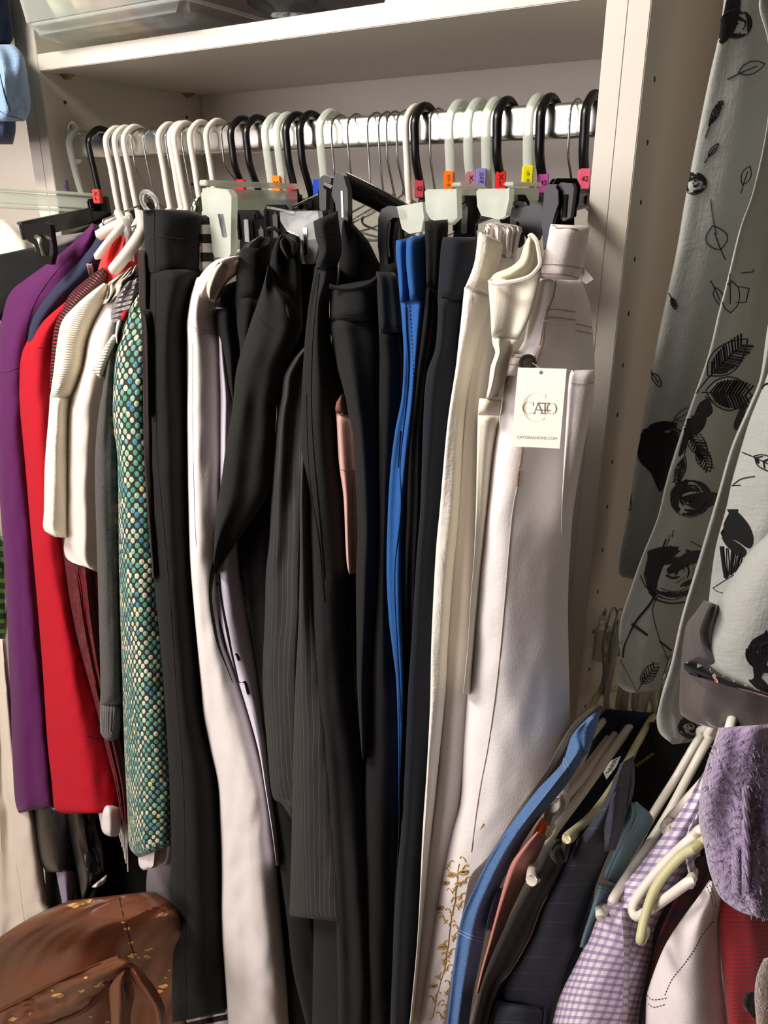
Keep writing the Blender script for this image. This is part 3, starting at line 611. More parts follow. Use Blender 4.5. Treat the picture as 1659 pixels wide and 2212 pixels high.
part('lace_collar', [(278, 580, 306, 566), (250, 600, 306, 590), (232, 614, 306, 602), (228, 636, 304, 618), (224, 650, 286, 636), (222, 658, 260, 648)], -.158, rib('cream_lace', (238, 230, 214), .003, .0006, 'u'), o, 'cream lace ruffle', th=.008, amp=.006, freq=11, stretch=40, wr=.003, wfreq=90, nu=50, step=3)
KR = rib('cream_rib_knit', (238, 232, 208), .0030, .0003, 'v'); KS = cloth('cream_smooth_knit', (240, 234, 214), wst=.8, weave=420)
def dec(m, o):
    d_line(m, o, [(107, 858), (128, 862), (149, 858)], .001, KS)
    d_line(m, o, [(222, 655), (200, 690), (184, 740), (182, 790)], .0008, cloth('cream_seam_fold', (206, 198, 172)))
o, s = gar('cream_knit_top', 'cream ribbed knit top with short wide sleeves', 'sweater', [(224, 611, 240, 618), (195, 632, 238, 640), (163, 660, 222, 664), (135, 692, 205, 700), (124, 735, 188, 745), (116, 800, 178, 800), (108, 858, 154, 858)], -.160, KR, th=.02, amp=.005, decor=dec)
part('sleeve', [(108, 854, 154, 854), (105, 900, 149, 900), (97, 1000, 148, 1000), (95, 1100, 147, 1100), (93, 1140, 147, 1150), (105, 1153, 146, 1160), (118, 1160, 144, 1162)], -.160, KS, o, th=.02, amp=.003)
part('rib_cuff', [(242, 724, 262, 716), (222, 755, 256, 750), (200, 794, 246, 790), (206, 806, 232, 808), (214, 816, 226, 818)], -.168, rib('white_rib_fold', (238, 232, 216), .004, .0009, 'v'), o, th=.01, amp=.002)
o, s = gar('silver_ruffle_top', 'silvery ribbed ruffle shoulder between lace collar and tweed', 'top', [(276, 608, 304, 598), (252, 640, 304, 628), (240, 670, 300, 655), (240, 690, 290, 680), (248, 700, 275, 694)], -.166, rib('silver_ruffle', (176, 170, 172), .006, .002, 'v', .35, (120, 112, 118), .3), th=.012, amp=.005)
part('red_inner', [(262, 676, 288, 662), (262, 692, 276, 690)], -.1675, RED, o, 'red scrap', th=.006)
part('white_facing', [(254, 690, 268, 692), (249, 720, 258, 722), (252, 742, 257, 744)], -.1685, WHT, o, 'white facing', th=.006)
CUF = rib('grey_rib_cuff', (78, 75, 74), .0045, .0012, 'u')
o, s = gar('grey_sweater', 'charcoal grey sweater sleeve hanging left of green tweed', 'sweater', [(244, 692, 264, 690), (234, 740, 262, 740), (222, 840, 256, 840), (212, 900, 256, 900), (205, 1000, 260, 1000), (208, 1150, 262, 1150), (212, 1285, 264, 1285), (217, 1475, 267, 1475), (215, 1522, 267, 1522)], -.164, GRY, th=.03, amp=.003)
part('cuff', [(215, 1520, 266, 1520), (216, 1560, 264, 1560), (217, 1584, 261, 1578), (226, 1596, 256, 1592), (234, 1602, 248, 1600)], -.165, CUF, o, th=.02)
TW = tweed('green_tweed')
o, s = gar('tweed_jacket', 'green, cream and blue bobbled tweed jacket left of wide black waistband', 'jacket', [(298, 636, 330, 632), (281, 668, 330, 668), (262, 725, 330, 725), (248, 776, 330, 776), (243, 870, 330, 870), (246, 930, 332, 930), (254, 1000, 335, 1000), (257, 1221, 350, 1221), (262, 1443, 372, 1443), (269, 1633, 384, 1633), (275, 1750, 386, 1750), (279, 1828, 386, 1812), (300, 1852, 380, 1822)], -.172, TW, th=.05, amp=.004)
part('collar', [(418, 430, 440, 422), (413, 445, 440, 445), (412, 462, 438, 462)], -.07, TW, o, th=.01)
for h, P, r in ((HGR[2], [(256, 462, -.10), (262, 480, -.12), (238, 494, -.13), (208, 512, -.14)], .0060), (HGR[3], [(280, 468, -.11), (262, 490, -.13), (236, 520, -.138), (206, 560, -.145)], .0045),
                (HGR[4], [(304, 466, -.12), (306, 500, -.15), (276, 546, -.155), (240, 590, -.160)], .0068)):
    mb = MB(); tube(mb, [U(a, b, 'y', y) for a, b, y in P], lambda t, r=r: r*min(1, math.sqrt(max(.03, (1-t)*16))), WPL, 10, 5, .8); mk('shoulder_arm', mb, h)
# trims hanging under the hems
gar('white_ruffle_skirt', 'white ruffled hem peeking below the green tweed jacket', 'skirt', [(296, 1780, 380, 1770), (298, 1830, 380, 1820), (300, 1868, 372, 1862), (310, 1880, 345, 1872)], -.150, WHT, th=.02, amp=.010, freq=5)
gar('white_camisole', 'white garment hem below the red dress', 'top', [(210, 1740, 262, 1740), (216, 1775, 262, 1775), (222, 1798, 258, 1800), (234, 1806, 250, 1808)], -.128, WHT, th=.015, amp=.003)
mb = MB()
for i in range(9):
    x = 253+i*2.4; y1 = 1810+i*9
    P = [U(x+random.uniform(-2, 2)+j*1.2, 1755+(y1-1755)*j/5, 'y', -.160-.0015*i) for j in range(6)]; tube(mb, P, .0011, WHT, 5, 3)
mk('fringe', mb, None, 'white fringe cords dangling between camisole and tweed jacket', 'fringe')
BLE = leather('black_leather', (20, 21, 23), rough=.3)
o, s = gar('leather_skirt', 'glossy black leather skirt below the purple top', 'skirt', [(70, 1735, 175, 1735), (76, 1800, 170, 1800), (84, 1850, 172, 1850), (92, 1872, 168, 1878), (100, 1884, 160, 1884)], -.100, BLE, th=.03, amp=.006)
o, s = gar('leather_jacket', 'black leather jacket sleeve below the red dress', 'jacket', [(140, 1735, 215, 1740), (148, 1790, 226, 1790), (160, 1850, 234, 1850), (170, 1900, 232, 1890), (176, 1935, 200, 1925), (178, 1945, 190, 1940)], -.108, BLE, th=.03, amp=.008, wr=.004)
part('cuff_lining', [(198, 1915, 232, 1888), (200, 1917, 230, 1900), (206, 1918, 222, 1912)], -.125, WHT, o, 'pale cuff lining', th=.01)
gar('lilac_scarf', 'pale lilac fabric strip below the leather skirt', 'scarf', [(118, 1865, 166, 1868), (124, 1900, 164, 1900), (134, 1950, 160, 1945), (138, 1975, 156, 1970)], -.09, cloth('dull_lilac', (146, 136, 156)), th=.015)
gar('black_backdrop', 'added black backdrop darkening the gap behind leather skirt', 'dress', [(70, 1500, 330, 1500), (80, 1750, 360, 1750), (95, 1850, 370, 1850), (100, 1960, 380, 1960), (110, 2060, 380, 2060)], -.055, BK3, th=.03)  # added black sheet, stands for the dark interior behind the hems
gar('grey_dress', 'soft grey garment low behind the tweed jacket hem', 'dress', [(330, 1800, 400, 1800), (322, 1850, 400, 1850), (316, 1920, 400, 1920), (330, 2000, 400, 2000)], -.095, cloth('dim_grey', (128, 122, 124)), th=.02)
def dec(m, o):
    d_line(m, o, [(34, 1860), (46, 1940), (54, 2000)], .0008, cloth('cream_seam_fold', (206, 198, 172)))  # fold in the satin, its shade painted as a darker line
o, s = gar('cream_dress', 'long cream satin dress hanging at the lower far left', 'dress', [(-30, 1380, 12, 1380), (-30, 1550, 30, 1550), (-30, 1700, 50, 1700), (-30, 1760, 78, 1755), (-30, 1850, 90, 1850), (-30, 1946, 103, 1946), (-30, 1985, 110, 1975), (-30, 2040, 70, 2030), (-30, 2070, 20, 2060)], -.105, cloth('cream_satin', (228, 218, 200), rough=.5, sheen=.2, wst=.1), th=.04, amp=.012, freq=4, stretch=1.2, decor=dec)
for i, (P, lb, m) in enumerate([([(-8, 1330), (4, 1260), (14, 1200), (8, 1160)], 'pale green hanger arm at far left edge above another', GPL), ([(2, 1450), (6, 1390), (18, 1310), (16, 1265)], 'pale green hanger arm at far left edge, lower one', GPL)]):
    mb = MB(); tube(mb, [U(a, b, 'y', -.05) for a, b in P], .0035, m, 8, 5); mk('tubular_hanger', mb, None, lb, 'hanger')
gar('green_shirt', 'small patch of green print fabric at the left edge', 'shirt', [(-20, 1150, 10, 1160), (-20, 1330, 12, 1330), (-20, 1400, 6, 1400)], -.02, stripe('green_print', (40, 60, 40), (110, 190, 70), .02, .4, 'v'), th=.02)
# ------------------------------------------------------------------ brown leather bag
LB = leather('brown_leather', (104, 60, 38), (206, 158, 84), .36)
LB2 = leather('brown_leather_plain', (102, 58, 36), None, .34)
FLK = cloth('flaked_backing', (214, 168, 88), nst=.8)
def dec(m, o):
    if BGF[0]: d_line(m, o, [(257, 1936), (262, 1960), (272, 2000), (282, 2040), (292, 2068)], .0016, cloth('brown_seam', (60, 32, 18)))
    R = random.Random(5)
    P = [(160, 1955, 9), (190, 1947, 8), (178, 1950, 6), (276, 2006, 6), (288, 2064, 8), (283, 2036, 5), (300, 2068, 4), (316, 2066, 6), (325, 2050, 4), (322, 2068, 5), (126, 2150, 9), (113, 2140, 3), (178, 2140, 5), (186, 2112, 4), (222, 2124, 8), (210, 2130, 5), (28, 2202, 8), (196, 2196, 3), (232, 2208, 5), (366, 2096, 3), (268, 1992, 4), (318, 2052, 4), (352, 2130, 8), (344, 2142, 6), (358, 2112, 3)]
    BGF[0] = 0
    for x, y, r in P:
        if not hitok(o, x, y): continue
        d_poly(m, o, [(x+r*1.6*math.cos(a)*R.uniform(.5, 1.1), y+r*.75*math.sin(a-.3)*R.uniform(.5, 1.1)) for a in [i*.785 for i in range(8)]], FLK, 2, .0012, 2)
BGF = [1]
def hitok(o, x, y): return o.bvh.ray_cast(CAM, ray(x, y).normalized())[0] is not None
BG, s = gar('leather_bag', 'large brown leather bag with peeling gold flakes, bottom left', 'bag', [(150, 1945, 330, 1925), (60, 1985, 372, 1952), (-30, 2050, 395, 2000), (-60, 2120, 400, 2080), (-70, 2212, 400, 2190), (-72, 2290, 402, 2380), (-60, 2350, 398, 2560), (-40, 2385, 390, 2720)], -.300, LB2, th=.16, k=0, amp=.03, wr=.003, freq=1.6, rnd=.5, nu=60, step=8, stretch=5, wfreq=12, decor=dec)
part('flap', [(255, 2062, 300, 2090), (200, 2084, 275, 2110), (120, 2118, 240, 2135), (40, 2158, 180, 2190), (-20, 2190, 60, 2235), (-30, 2210, 30, 2250)], -.345, LB2, BG, th=.01, k=0, amp=.008, wr=.003, decor=dec)
part('strap', [(262, 2100, 280, 2092), (240, 2125, 285, 2120), (236, 2150, 290, 2150), (240, 2200, 282, 2200), (240, 2300, 285, 2300)], -.353, LB2, BG, th=.01, k=0, amp=.004)
part('strap', [(280, 2092, 298, 2090), (286, 2115, 330, 2125), (310, 2150, 350, 2160), (335, 2190, 358, 2195), (345, 2300, 362, 2300)], -.349, LB2, BG, th=.01, k=0, amp=.004)
# ------------------------------------------------------------------ trousers on the chrome rail, left to right
def seam(*a, w=.0007, mat=None, dash=None): return (a, w, mat, dash)
def D(*items):
    def f(m, o):
        for it in items:
            if it[0] == 'p': d_poly(m, o, it[1], it[2], 4, .0008)
            else: d_line(m, o, it[0], it[1], it[2], dash=it[3] if len(it) > 3 else None)
    return f
SB = cloth('black_seam', (8, 8, 9)); SL = cloth('soft_seam_highlight', (70, 70, 68))
TR = 'trousers'
gar('brown_trousers', 'dark brown trousers edge visible left of the wide black waistband', TR, [(298, 540, 325, 540), (300, 600, 330, 600), (300, 660, 330, 660), (304, 678, 330, 680), (308, 760, 330, 760), (312, 1000, 335, 1000), (330, 1250, 350, 1250)], -.178, BRN, th=.02)
o, s = gar('black_trousers', 'long black trousers with high wide waistband beside the tweed jacket', TR, [(312, 585, 430, 580), (313, 620, 434, 600), (314, 700, 412, 668), (316, 800, 404, 730), (317, 900, 405, 900), (320, 1000, 408, 1000), (333, 1250, 415, 1225), (347, 1400, 426, 1400), (358, 1550, 443, 1550), (366, 1700, 474, 1700), (370, 1850, 480, 1900), (371, 2050, 486, 2050), (371, 2197, 492, 2176), (376, 2206, 486, 2184)], -.180, BK, th=.05, amp=.006, freq=2, side=.03,
    decor=D(([(334, 700), (337, 898), (341, 1000), (364, 1253), (380, 1480), (396, 1696), (400, 1900), (402, 2195)], .0008, SB), ([(336, 600), (336, 700)], .0006, SB)))
part('waistband', [(310, 458, 330, 452), (309, 457, 431, 461), (312, 520, 432, 520), (316, 592, 430, 589)], -.183, BK, o, th=.04, side=.03, amp=.002, decor=D(([(312, 519), (350, 512), (431, 522)], .0009, SB), ([(333, 456), (334, 520), (336, 590)], .0006, SB)))
part('pocket_flap', [(300, 668, 318, 664), (304, 674, 332, 672), (312, 690, 335, 700), (316, 760, 336, 770), (318, 900, 337, 900)], -.186, BK2, o, th=.006, amp=.002)
STR = stripe('monochrome_stripe', (238, 230, 232), (22, 22, 26), .0175, .5, 'v')
gar('striped_shirt', 'black and white horizontally striped garment beside frosted clip', 'top', [(431, 466, 456, 464), (432, 500, 460, 500), (433, 560, 462, 560), (434, 590, 462, 586)], -.140, STR, th=.02, amp=.002)
gar('striped_hem', 'black and white striped scrap under the long black trouser hem', 'clothing', [(395, 2190, 505, 2160), (400, 2212, 505, 2190), (410, 2240, 500, 2230)], -.150, STR, th=.02, amp=.012, freq=5)
LL = cloth('lilac_seam', (176, 166, 178))
o, s = gar('white_trousers', 'soft white trousers with drooping open waist between black trousers', TR, [(424, 600, 500, 575), (412, 640, 470, 655), (404, 690, 466, 672), (403, 710, 472, 712), (405, 765, 481, 765), (404, 874, 486, 874), (404, 950, 484, 950), (406, 1055, 480, 1055), (410, 1200, 474, 1200), (421, 1337, 480, 1340), (431, 1440, 502, 1430), (439, 1543, 533, 1520), (455, 1620, 556, 1610), (471, 1694, 577, 1694), (475, 1780, 588, 1760), (478, 1863, 595, 1831), (478, 2000, 608, 1985), (485, 2100, 620, 2110), (494, 2230, 628, 2230), (500, 2300, 636, 2300)], -.168, WHT, th=.06, amp=.006, freq=1.6, stretch=1.6, wr=.0012, side=.03,
    decor=D(([(400, 694), (430, 712), (468, 716)], .0007, LL), ([(401, 700), (430, 718), (468, 722)], .0005, LL), ([(416, 740), (416, 900), (420, 1100), (424, 1180)], .0005, LL)))
part('waist_rim', [(516, 552, 520, 560), (470, 560, 517, 572), (440, 585, 512, 592), (426, 610, 490, 612), (420, 640, 466, 655)], -.172, WHT, o, th=.01, amp=.006)
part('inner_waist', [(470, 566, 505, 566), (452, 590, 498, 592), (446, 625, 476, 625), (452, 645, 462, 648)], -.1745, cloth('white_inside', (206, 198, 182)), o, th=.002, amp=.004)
o, s = gar('side_stripe_trousers', 'lilac white trousers with double black side piping', TR, [(472, 700, 484, 700), (474, 780, 496, 780), (476, 860, 508, 860), (476, 1000, 506, 1000), (474, 1185, 514, 1185), (465, 1260, 522, 1260), (470, 1360, 541, 1360), (500, 1430, 553, 1430), (530, 1520, 565, 1520), (558, 1620, 577, 1620), (572, 1700, 586, 1700), (588, 1800, 599, 1800), (597, 1870, 603, 1870)], -.146, LIL, th=.03, amp=.003,
    decor=D(([(474, 1240), (478, 1290), (492, 1370), (508, 1440), (523, 1500), (528, 1520)], .0032, INK), ([(464, 1262), (470, 1320), (482, 1370), (496, 1425), (503, 1440)], .0028, INK)))
o, s = gar('black_trousers', 'black trousers with sagging open waist right of soft white pair', TR, [(466, 668, 522, 660), (470, 720, 524, 720), (485, 770, 524, 770), (495, 830, 520, 830), (503, 870, 512, 870)], -.150, BK, th=.03)
part('waist_rim', [(512, 606, 520, 606), (485, 618, 520, 622), (466, 645, 520, 650), (463, 662, 520, 672)], -.154, cloth('satin_black', (22, 22, 22), rough=.4, spec=.5), o, th=.006, amp=.008)
o, s = gar('black_trousers', 'black trousers with upright rolled waistband left of the twisted pair', TR, [(508, 640, 590, 630), (509, 660, 590, 660), (513, 710, 572, 710), (518, 750, 555, 745), (518, 800, 545, 800), (518, 900, 545, 900)], -.160, BK, th=.03, amp=.005)
part('waistband', [(520, 538, 545, 522), (517, 548, 584, 530), (513, 565, 584, 560), (510, 600, 586, 600), (508, 650, 588, 640)], -.162, BK, o, th=.03, amp=.004)
part('inner_waist', [(560, 510, 582, 512), (530, 528, 582, 522), (524, 538, 575, 536), (540, 540, 560, 540)], -.161, cloth('satin_black', (22, 22, 22)), o, th=.01)
mbt = MB(); tube(mbt, [hit(s, x, y, .003) for x, y in [(519, 545), (524, 534), (545, 520), (570, 510), (582, 510)]], .0022, BK, 6, 4); mk('band_edge', mbt, o)
o, s = gar('black_trousers', 'big twisted black trousers sweeping left across the white pair', TR, [(579, 572, 584, 575), (570, 610, 598, 606), (556, 655, 634, 644), (540, 700, 652, 680), (525, 747, 650, 720), (510, 802, 618, 790), (503, 874, 600, 860), (496, 920, 596, 910), (488, 964, 592, 975), (478, 1040, 586, 1036), (470, 1091, 575, 1076), (464, 1150, 517, 1163), (461, 1217, 466, 1240)], -.186, BK2, th=.04, amp=.010, freq=2, side=.02, decor=D(([(554, 680), (572, 700), (598, 722)], .0007, SB)))
part('waistband', [(606, 507, 628, 504), (596, 520, 647, 512), (589, 540, 650, 530), (583, 570, 648, 565), (583, 600, 650, 600), (600, 640, 652, 640), (620, 690, 654, 690)], -.168, BK, o, th=.02, amp=.010, freq=1.6, wr=.003)
part('waist_fold', [(612, 512, 622, 508), (604, 522, 640, 520), (606, 536, 645, 528), (614, 548, 640, 545), (622, 560, 632, 558)], -.1745, BK2, o, th=.01, amp=.006)
part('side_tape', [(460, 1205, 472, 1200), (453, 1240, 464, 1240), (451, 1282, 458, 1282), (455, 1325, 462, 1325), (468, 1390, 474, 1390), (488, 1440, 491, 1440), (502, 1475, 504, 1475)], -.184, BK3, o, th=.004, amp=.001)
gar('black_trousers', 'plain black trousers behind the twisted pair, running to the floor', TR, [(500, 1000, 640, 1000), (513, 1200, 640, 1200), (541, 1360, 640, 1360), (563, 1520, 640, 1520), (581, 1690, 660, 1690), (594, 1790, 670, 1760), (602, 1860, 690, 1850), (620, 1990, 700, 1990), (630, 2080, 710, 2080), (645, 2150, 715, 2150), (668, 2240, 720, 2240)], -.140, BK3, th=.05, side=.03)
gar('black_trousers', 'dark slim trouser leg beneath the pinstripe hem', TR, [(677, 1900, 745, 1900), (677, 2000, 790, 2000), (676, 2100, 800, 2100), (674, 2230, 800, 2230)], -.168, BK2, th=.03, side=.02, decor=D(([(736, 2000), (736, 2100), (734, 2211)], .001, SB)))
o, s = gar('pinstripe_trousers', 'charcoal pinstripe trousers with wide leg ending above the others', TR, [(662, 745, 690, 745), (640, 768, 690, 765), (626, 787, 685, 787), (611, 815, 680, 815), (607, 856, 676, 856), (597, 910, 670, 910), (588, 1036, 666, 1036), (582, 1163, 664, 1163), (574, 1240, 664, 1240), (572, 1337, 664, 1337), (567, 1474, 660, 1474), (577, 1612, 660, 1612), (588, 1717, 660, 1717), (609, 1737, 660, 1740), (629, 1769, 650, 1769)], -.164, PIN, th=.03, amp=.006, freq=2)
part('trouser_leg', [(662, 860, 676, 860, .035), (651, 964, 676, 964, .02), (648, 1055, 672, 1055), (648, 1130, 676, 1130), (648, 1200, 678, 1200), (645, 1337, 692, 1337), (638, 1474, 714, 1474), (634, 1600, 731, 1600), (632, 1680, 742, 1680), (629, 1840, 761, 1840), (626, 1940, 778, 1940), (625, 1976, 785, 1990), (640, 1981, 778, 1996)], -.186, PIN, o, th=.02, amp=.003)
o, s = gar('charcoal_trousers', 'charcoal trousers with narrow folded waistband held by tall clamp jaws', TR, [(680, 575, 730, 575), (676, 604, 728, 610), (667, 657, 712, 650), (659, 729, 714, 720), (654, 802, 722, 802), (650, 892, 728, 892), (650, 964, 733, 975), (658, 1073, 744, 1073), (668, 1181, 752, 1200), (672, 1337, 758, 1337), (680, 1497, 768, 1497), (700, 1657, 780, 1657), (720, 1886, 790, 1886), (730, 2100, 800, 2100), (730, 2230, 800, 2230)], -.178, BK2, th=.03, amp=.006, side=.02,
    decor=D(([(690, 590), (680, 680), (674, 760), (672, 860), (676, 960), (688, 1100), (700, 1250)], .0009, SB), ([(662, 850), (664, 960), (672, 1060), (690, 1180), (700, 1300)], .0007, SB)))
part('waistband', [(677, 478, 729, 455), (680, 505, 735, 500), (682, 514, 737, 512), (689, 541, 738, 545), (684, 560, 730, 572), (682, 578, 727, 580)], -.181, BK2, o, th=.02, amp=.006, decor=D(([(682, 508), (710, 516), (736, 505)], .0009, SB)))
gar('black_trousers', 'black trousers behind the transparent clip and twisted pair', TR, [(640, 520, 700, 515), (640, 600, 700, 600), (630, 700, 690, 700), (600, 820, 680, 820), (600, 950, 670, 950)], -.130, BK3, th=.02)
gar('black_gap_filler', 'added black filler hidden low behind the white pair near the floor', TR, [(585, 1600, 700, 1600), (590, 1750, 700, 1750), (596, 1900, 700, 1900), (600, 2230, 700, 2230)], -.115, BK3, th=.02)  # added dark filler, keeps the pale room from showing through the gap
gar('black_gap_filler', 'added black filler behind the black clamp and blue pair', TR, [(820, 575, 885, 560), (820, 700, 890, 700), (820, 1000, 890, 1000), (815, 1300, 890, 1300)], -.135, BK3, th=.02)  # added black fill that keeps the gap between the clamps dark
gar('black_gap_filler', 'added black filler low behind the slim charcoal leg', TR, [(730, 1120, 880, 1120), (740, 1300, 880, 1300), (760, 1500, 900, 1500), (760, 1800, 900, 1800), (760, 2240, 900, 2240)], -.125, BK3, th=.02)  # added black fill, darkens the pale gap below the pink shorts
gar('black_trousers', 'black waist panel fanned out behind charcoal trousers', TR, [(742, 470, 760, 480), (736, 500, 795, 520), (734, 540, 815, 560), (730, 600, 832, 590), (720, 640, 832, 640), (716, 760, 832, 760), (724, 840, 832, 840), (740, 1000, 840, 1000)], -.135, BK3, th=.02)
o, s = gar('pink_shorts', 'dusty pink shorts showing between charcoal trouser legs', 'shorts', [(724, 892, 770, 892), (727, 910, 775, 910), (732, 1000, 778, 1000), (742, 1073, 778, 1073), (746, 1163, 776, 1163), (749, 1215, 774, 1205), (754, 1240, 768, 1238)], -.166, PNK, th=.03, amp=.003,
    decor=D(([(735, 1014), (750, 1017), (766, 1017)], .0006, cloth('pink_seam', (150, 104, 98))), ([(762, 1017), (760, 1100), (758, 1200)], .0006, cloth('pink_seam', (150, 104, 98)))))
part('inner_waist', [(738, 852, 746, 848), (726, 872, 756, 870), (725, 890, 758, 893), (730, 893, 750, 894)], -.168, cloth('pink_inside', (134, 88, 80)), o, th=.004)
o, s = gar('charcoal_trousers', 'charcoal trousers with wide gaping waistband left of blue pair', TR, [(712, 690, 813, 688), (712, 710, 815, 710), (720, 747, 822, 747), (729, 794, 821, 794), (741, 838, 819, 838), (752, 892, 819, 892), (763, 946, 819, 946), (769, 1055, 822, 1055), (772, 1150, 822, 1150), (769, 1240, 818, 1240), (770, 1383, 808, 1383), (771, 1474, 802, 1474), (778, 1589, 794, 1566), (783, 1640, 788, 1640)], -.170, BK2, th=.03, amp=.004, side=.02)
part('waistband', [(711, 619, 813, 602), (712, 626, 813, 612), (712, 660, 814, 650), (712, 693, 814, 692)], -.173, BK2, o, th=.01, side=.02, amp=.002, decor=D(([(712, 690), (760, 698), (813, 691)], .0009, SB)))
mbt = MB(); tube(mbt, [UL(x, y, -.174+.02*i/6, .1) for i, (x, y) in enumerate([(711, 618), (728, 622), (750, 623), (772, 620), (792, 614), (806, 606), (813, 600)])], .002, BK2, 6, 4); mk('band_edge', mbt, o)
o, s = gar('black_trousers', 'black trousers with square tall waistband just left of blue pair', TR, [(818, 715, 862, 715), (820, 765, 868, 765), (819, 860, 868, 860), (818, 1000, 860, 1000), (820, 1109, 850, 1109), (818, 1240, 845, 1240), (808, 1383, 856, 1383), (800, 1520, 870, 1520), (790, 1660, 875, 1660), (786, 1900, 870, 1900), (785, 2230, 868, 2230)], -.158, BK3, th=.05, side=.02)
part('waistband', [(812, 586, 852, 589), (813, 610, 864, 610), (816, 660, 868, 660), (819, 718, 872, 718)], -.161, BK2, o, th=.02, decor=D(([(818, 716), (840, 719), (864, 718)], .0007, SB)))
SBL = cloth('blue_seam', (16, 54, 112))
o, s = gar('blue_trousers', 'bright blue trousers, the only blue pair', TR, [(864, 645, 922, 642), (868, 693, 917, 690), (872, 765, 908, 765), (868, 856, 898, 880), (854, 928, 892, 950), (843, 1018, 884, 1040), (837, 1127, 878, 1127), (835, 1240, 875, 1240), (840, 1337, 875, 1337), (848, 1405, 876, 1400), (856, 1474, 877, 1500), (860, 1600, 872, 1600), (861, 1700, 866, 1690), (862, 1775, 864, 1775)], -.172, BLU, th=.03, amp=.005, side=.015,
    decor=D(([(876, 655), (878, 720), (882, 800), (874, 900), (864, 1000), (866, 1100), (852, 1240), (858, 1400), (866, 1560)], .0012, SBL), ([(884, 660), (890, 740), (892, 820), (882, 950), (878, 1080)], .0006, SBL, (5, 4)), ([(864, 930), (860, 1010)], .001, SBL)))
part('waistband', [(856, 519, 876, 516), (855, 524, 896, 516), (855, 548, 894, 548), (860, 600, 894, 600), (864, 652, 892, 652)], -.175, BLU, o, th=.02, amp=.001, rnd=.5)
part('waistband', [(882, 514, 918, 505), (878, 520, 919, 512), (877, 560, 920, 560), (880, 600, 921, 600), (886, 650, 922, 648)], -.1765, BLU, o, th=.02, amp=.001, rnd=.4)
o, s = gar('black_trousers', 'black trousers squeezed between blue pair and navy pair', TR, [(920, 615, 950, 620), (916, 673, 950, 673), (906, 740, 946, 740), (898, 798, 935, 798), (889, 888, 925, 888), (881, 962, 920, 962), (877, 1100, 918, 1100), (874, 1240, 908, 1240), (874, 1400, 900, 1400), (872, 1520, 892, 1520), (864, 1700, 890, 1700), (858, 1850, 880, 1850), (850, 2000, 880, 2000), (846, 2230, 880, 2230)], -.164, BK3, th=.04, side=.02)
part('waistband', [(917, 478, 967, 474), (918, 500, 968, 498), (920, 560, 962, 560), (922, 622, 956, 625)], -.167, BK, o, th=.02, amp=.002)
o, s = gar('navy_trousers', 'dark navy trousers beside the white linen pair', TR, [(945, 645, 1012, 645), (946, 679, 1004, 679), (940, 753, 1000, 753), (921, 813, 995, 813), (914, 917, 980, 917), (908, 1097, 962, 1097), (900, 1200, 952, 1200), (889, 1383, 945, 1383), (880, 1520, 940, 1520), (868, 1772, 925, 1772), (858, 1886, 915, 1886), (850, 2030, 905, 2030), (842, 2230, 890, 2230)], -.174, NVY, th=.03, amp=.006, side=.02)
part('waistband', [(957, 512, 1028, 512), (953, 530, 1030, 530), (949, 580, 1026, 580), (945, 648, 1014, 648)], -.177, NVY, o, th=.02, amp=.002, decor=D(([(945, 646), (970, 650), (1006, 650)], .0009, SB)))
o, s = gar('elastic_trousers', 'white trousers with gathered elastic waistband', TR, [(1046, 550, 1115, 553), (1046, 620, 1100, 620), (1040, 700, 1075, 700), (1034, 738, 1066, 740), (1022, 780, 1064, 780), (1010, 830, 1058, 840), (1000, 947, 1040, 947), (990, 1100, 1036, 1100), (975, 1250, 1034, 1250), (963, 1400, 1026, 1400), (958, 1494, 1020, 1494), (940, 1682, 1006, 1682), (918, 1869, 975, 1869), (905, 2023, 950, 2023), (885, 2230, 918, 2230)], -.158, WHT, th=.03, amp=.0025)
part('elastic_waistband', [(1050, 484, 1068, 480), (1048, 492, 1126, 490), (1050, 510, 1123, 512), (1056, 540, 1118, 538), (1060, 556, 1114, 557)], -.160, WHT, o, th=.02, amp=.0065, freq=9, stretch=3, nu=60)
part('elastic_waistband', [(1046, 500, 1052, 484), (1038, 502, 1066, 492), (1042, 508, 1060, 505)], -.164, WHT, o, th=.006, amp=.005, freq=8)
LS = cloth('linen_seam', (196, 190, 178))
o, s = gar('linen_trousers', 'white linen trousers with fuzzy weave, leftmost of the white pairs at right', TR, [(1003, 620, 1060, 640), (996, 690, 1050, 690), (990, 745, 1036, 738), (984, 798, 1026, 780), (970, 888, 1010, 850), (962, 960, 1000, 947), (950, 1100, 992, 1100), (941, 1200, 978, 1250), (932, 1383, 967, 1400), (929, 1520, 962, 1500), (922, 1660, 944, 1682), (913, 1795, 925, 1869), (902, 2023, 910, 2023), (883, 2230, 890, 2230)], -.182, LIN, th=.03, amp=.0025, side=.02)
part('waistband', [(1036, 501, 1066, 514), (1032, 512, 1086, 527), (1024, 570, 1075, 575), (1004, 622, 1056, 640)], -.185, LIN, o, th=.015, side=.02, amp=.003, decor=D(([(1004, 618), (1030, 628), (1056, 638)], .0007, LS)))
part('waistband', [(1058, 523, 1088, 526), (1060, 550, 1082, 560), (1056, 600, 1064, 606)], -.172, LIN, o, th=.012, amp=.002)
o, s = gar('cream_trousers', 'cream trousers whose folded waistband droops in a point over the jeans', TR, [(1062, 726, 1119, 735), (1064, 744, 1113, 740), (1070, 762, 1108, 762), (1060, 792, 1102, 785), (1056, 825, 1092, 822), (1050, 860, 1076, 858)], -.186, CRM, th=.02, amp=.007, freq=2)
part('waistband', [(1057, 603, 1166, 578), (1055, 619, 1168, 598), (1059, 673, 1147, 679), (1062, 729, 1120, 734)], -.192, CRM, o, th=.01, side=.01, amp=.005, rnd=.2)
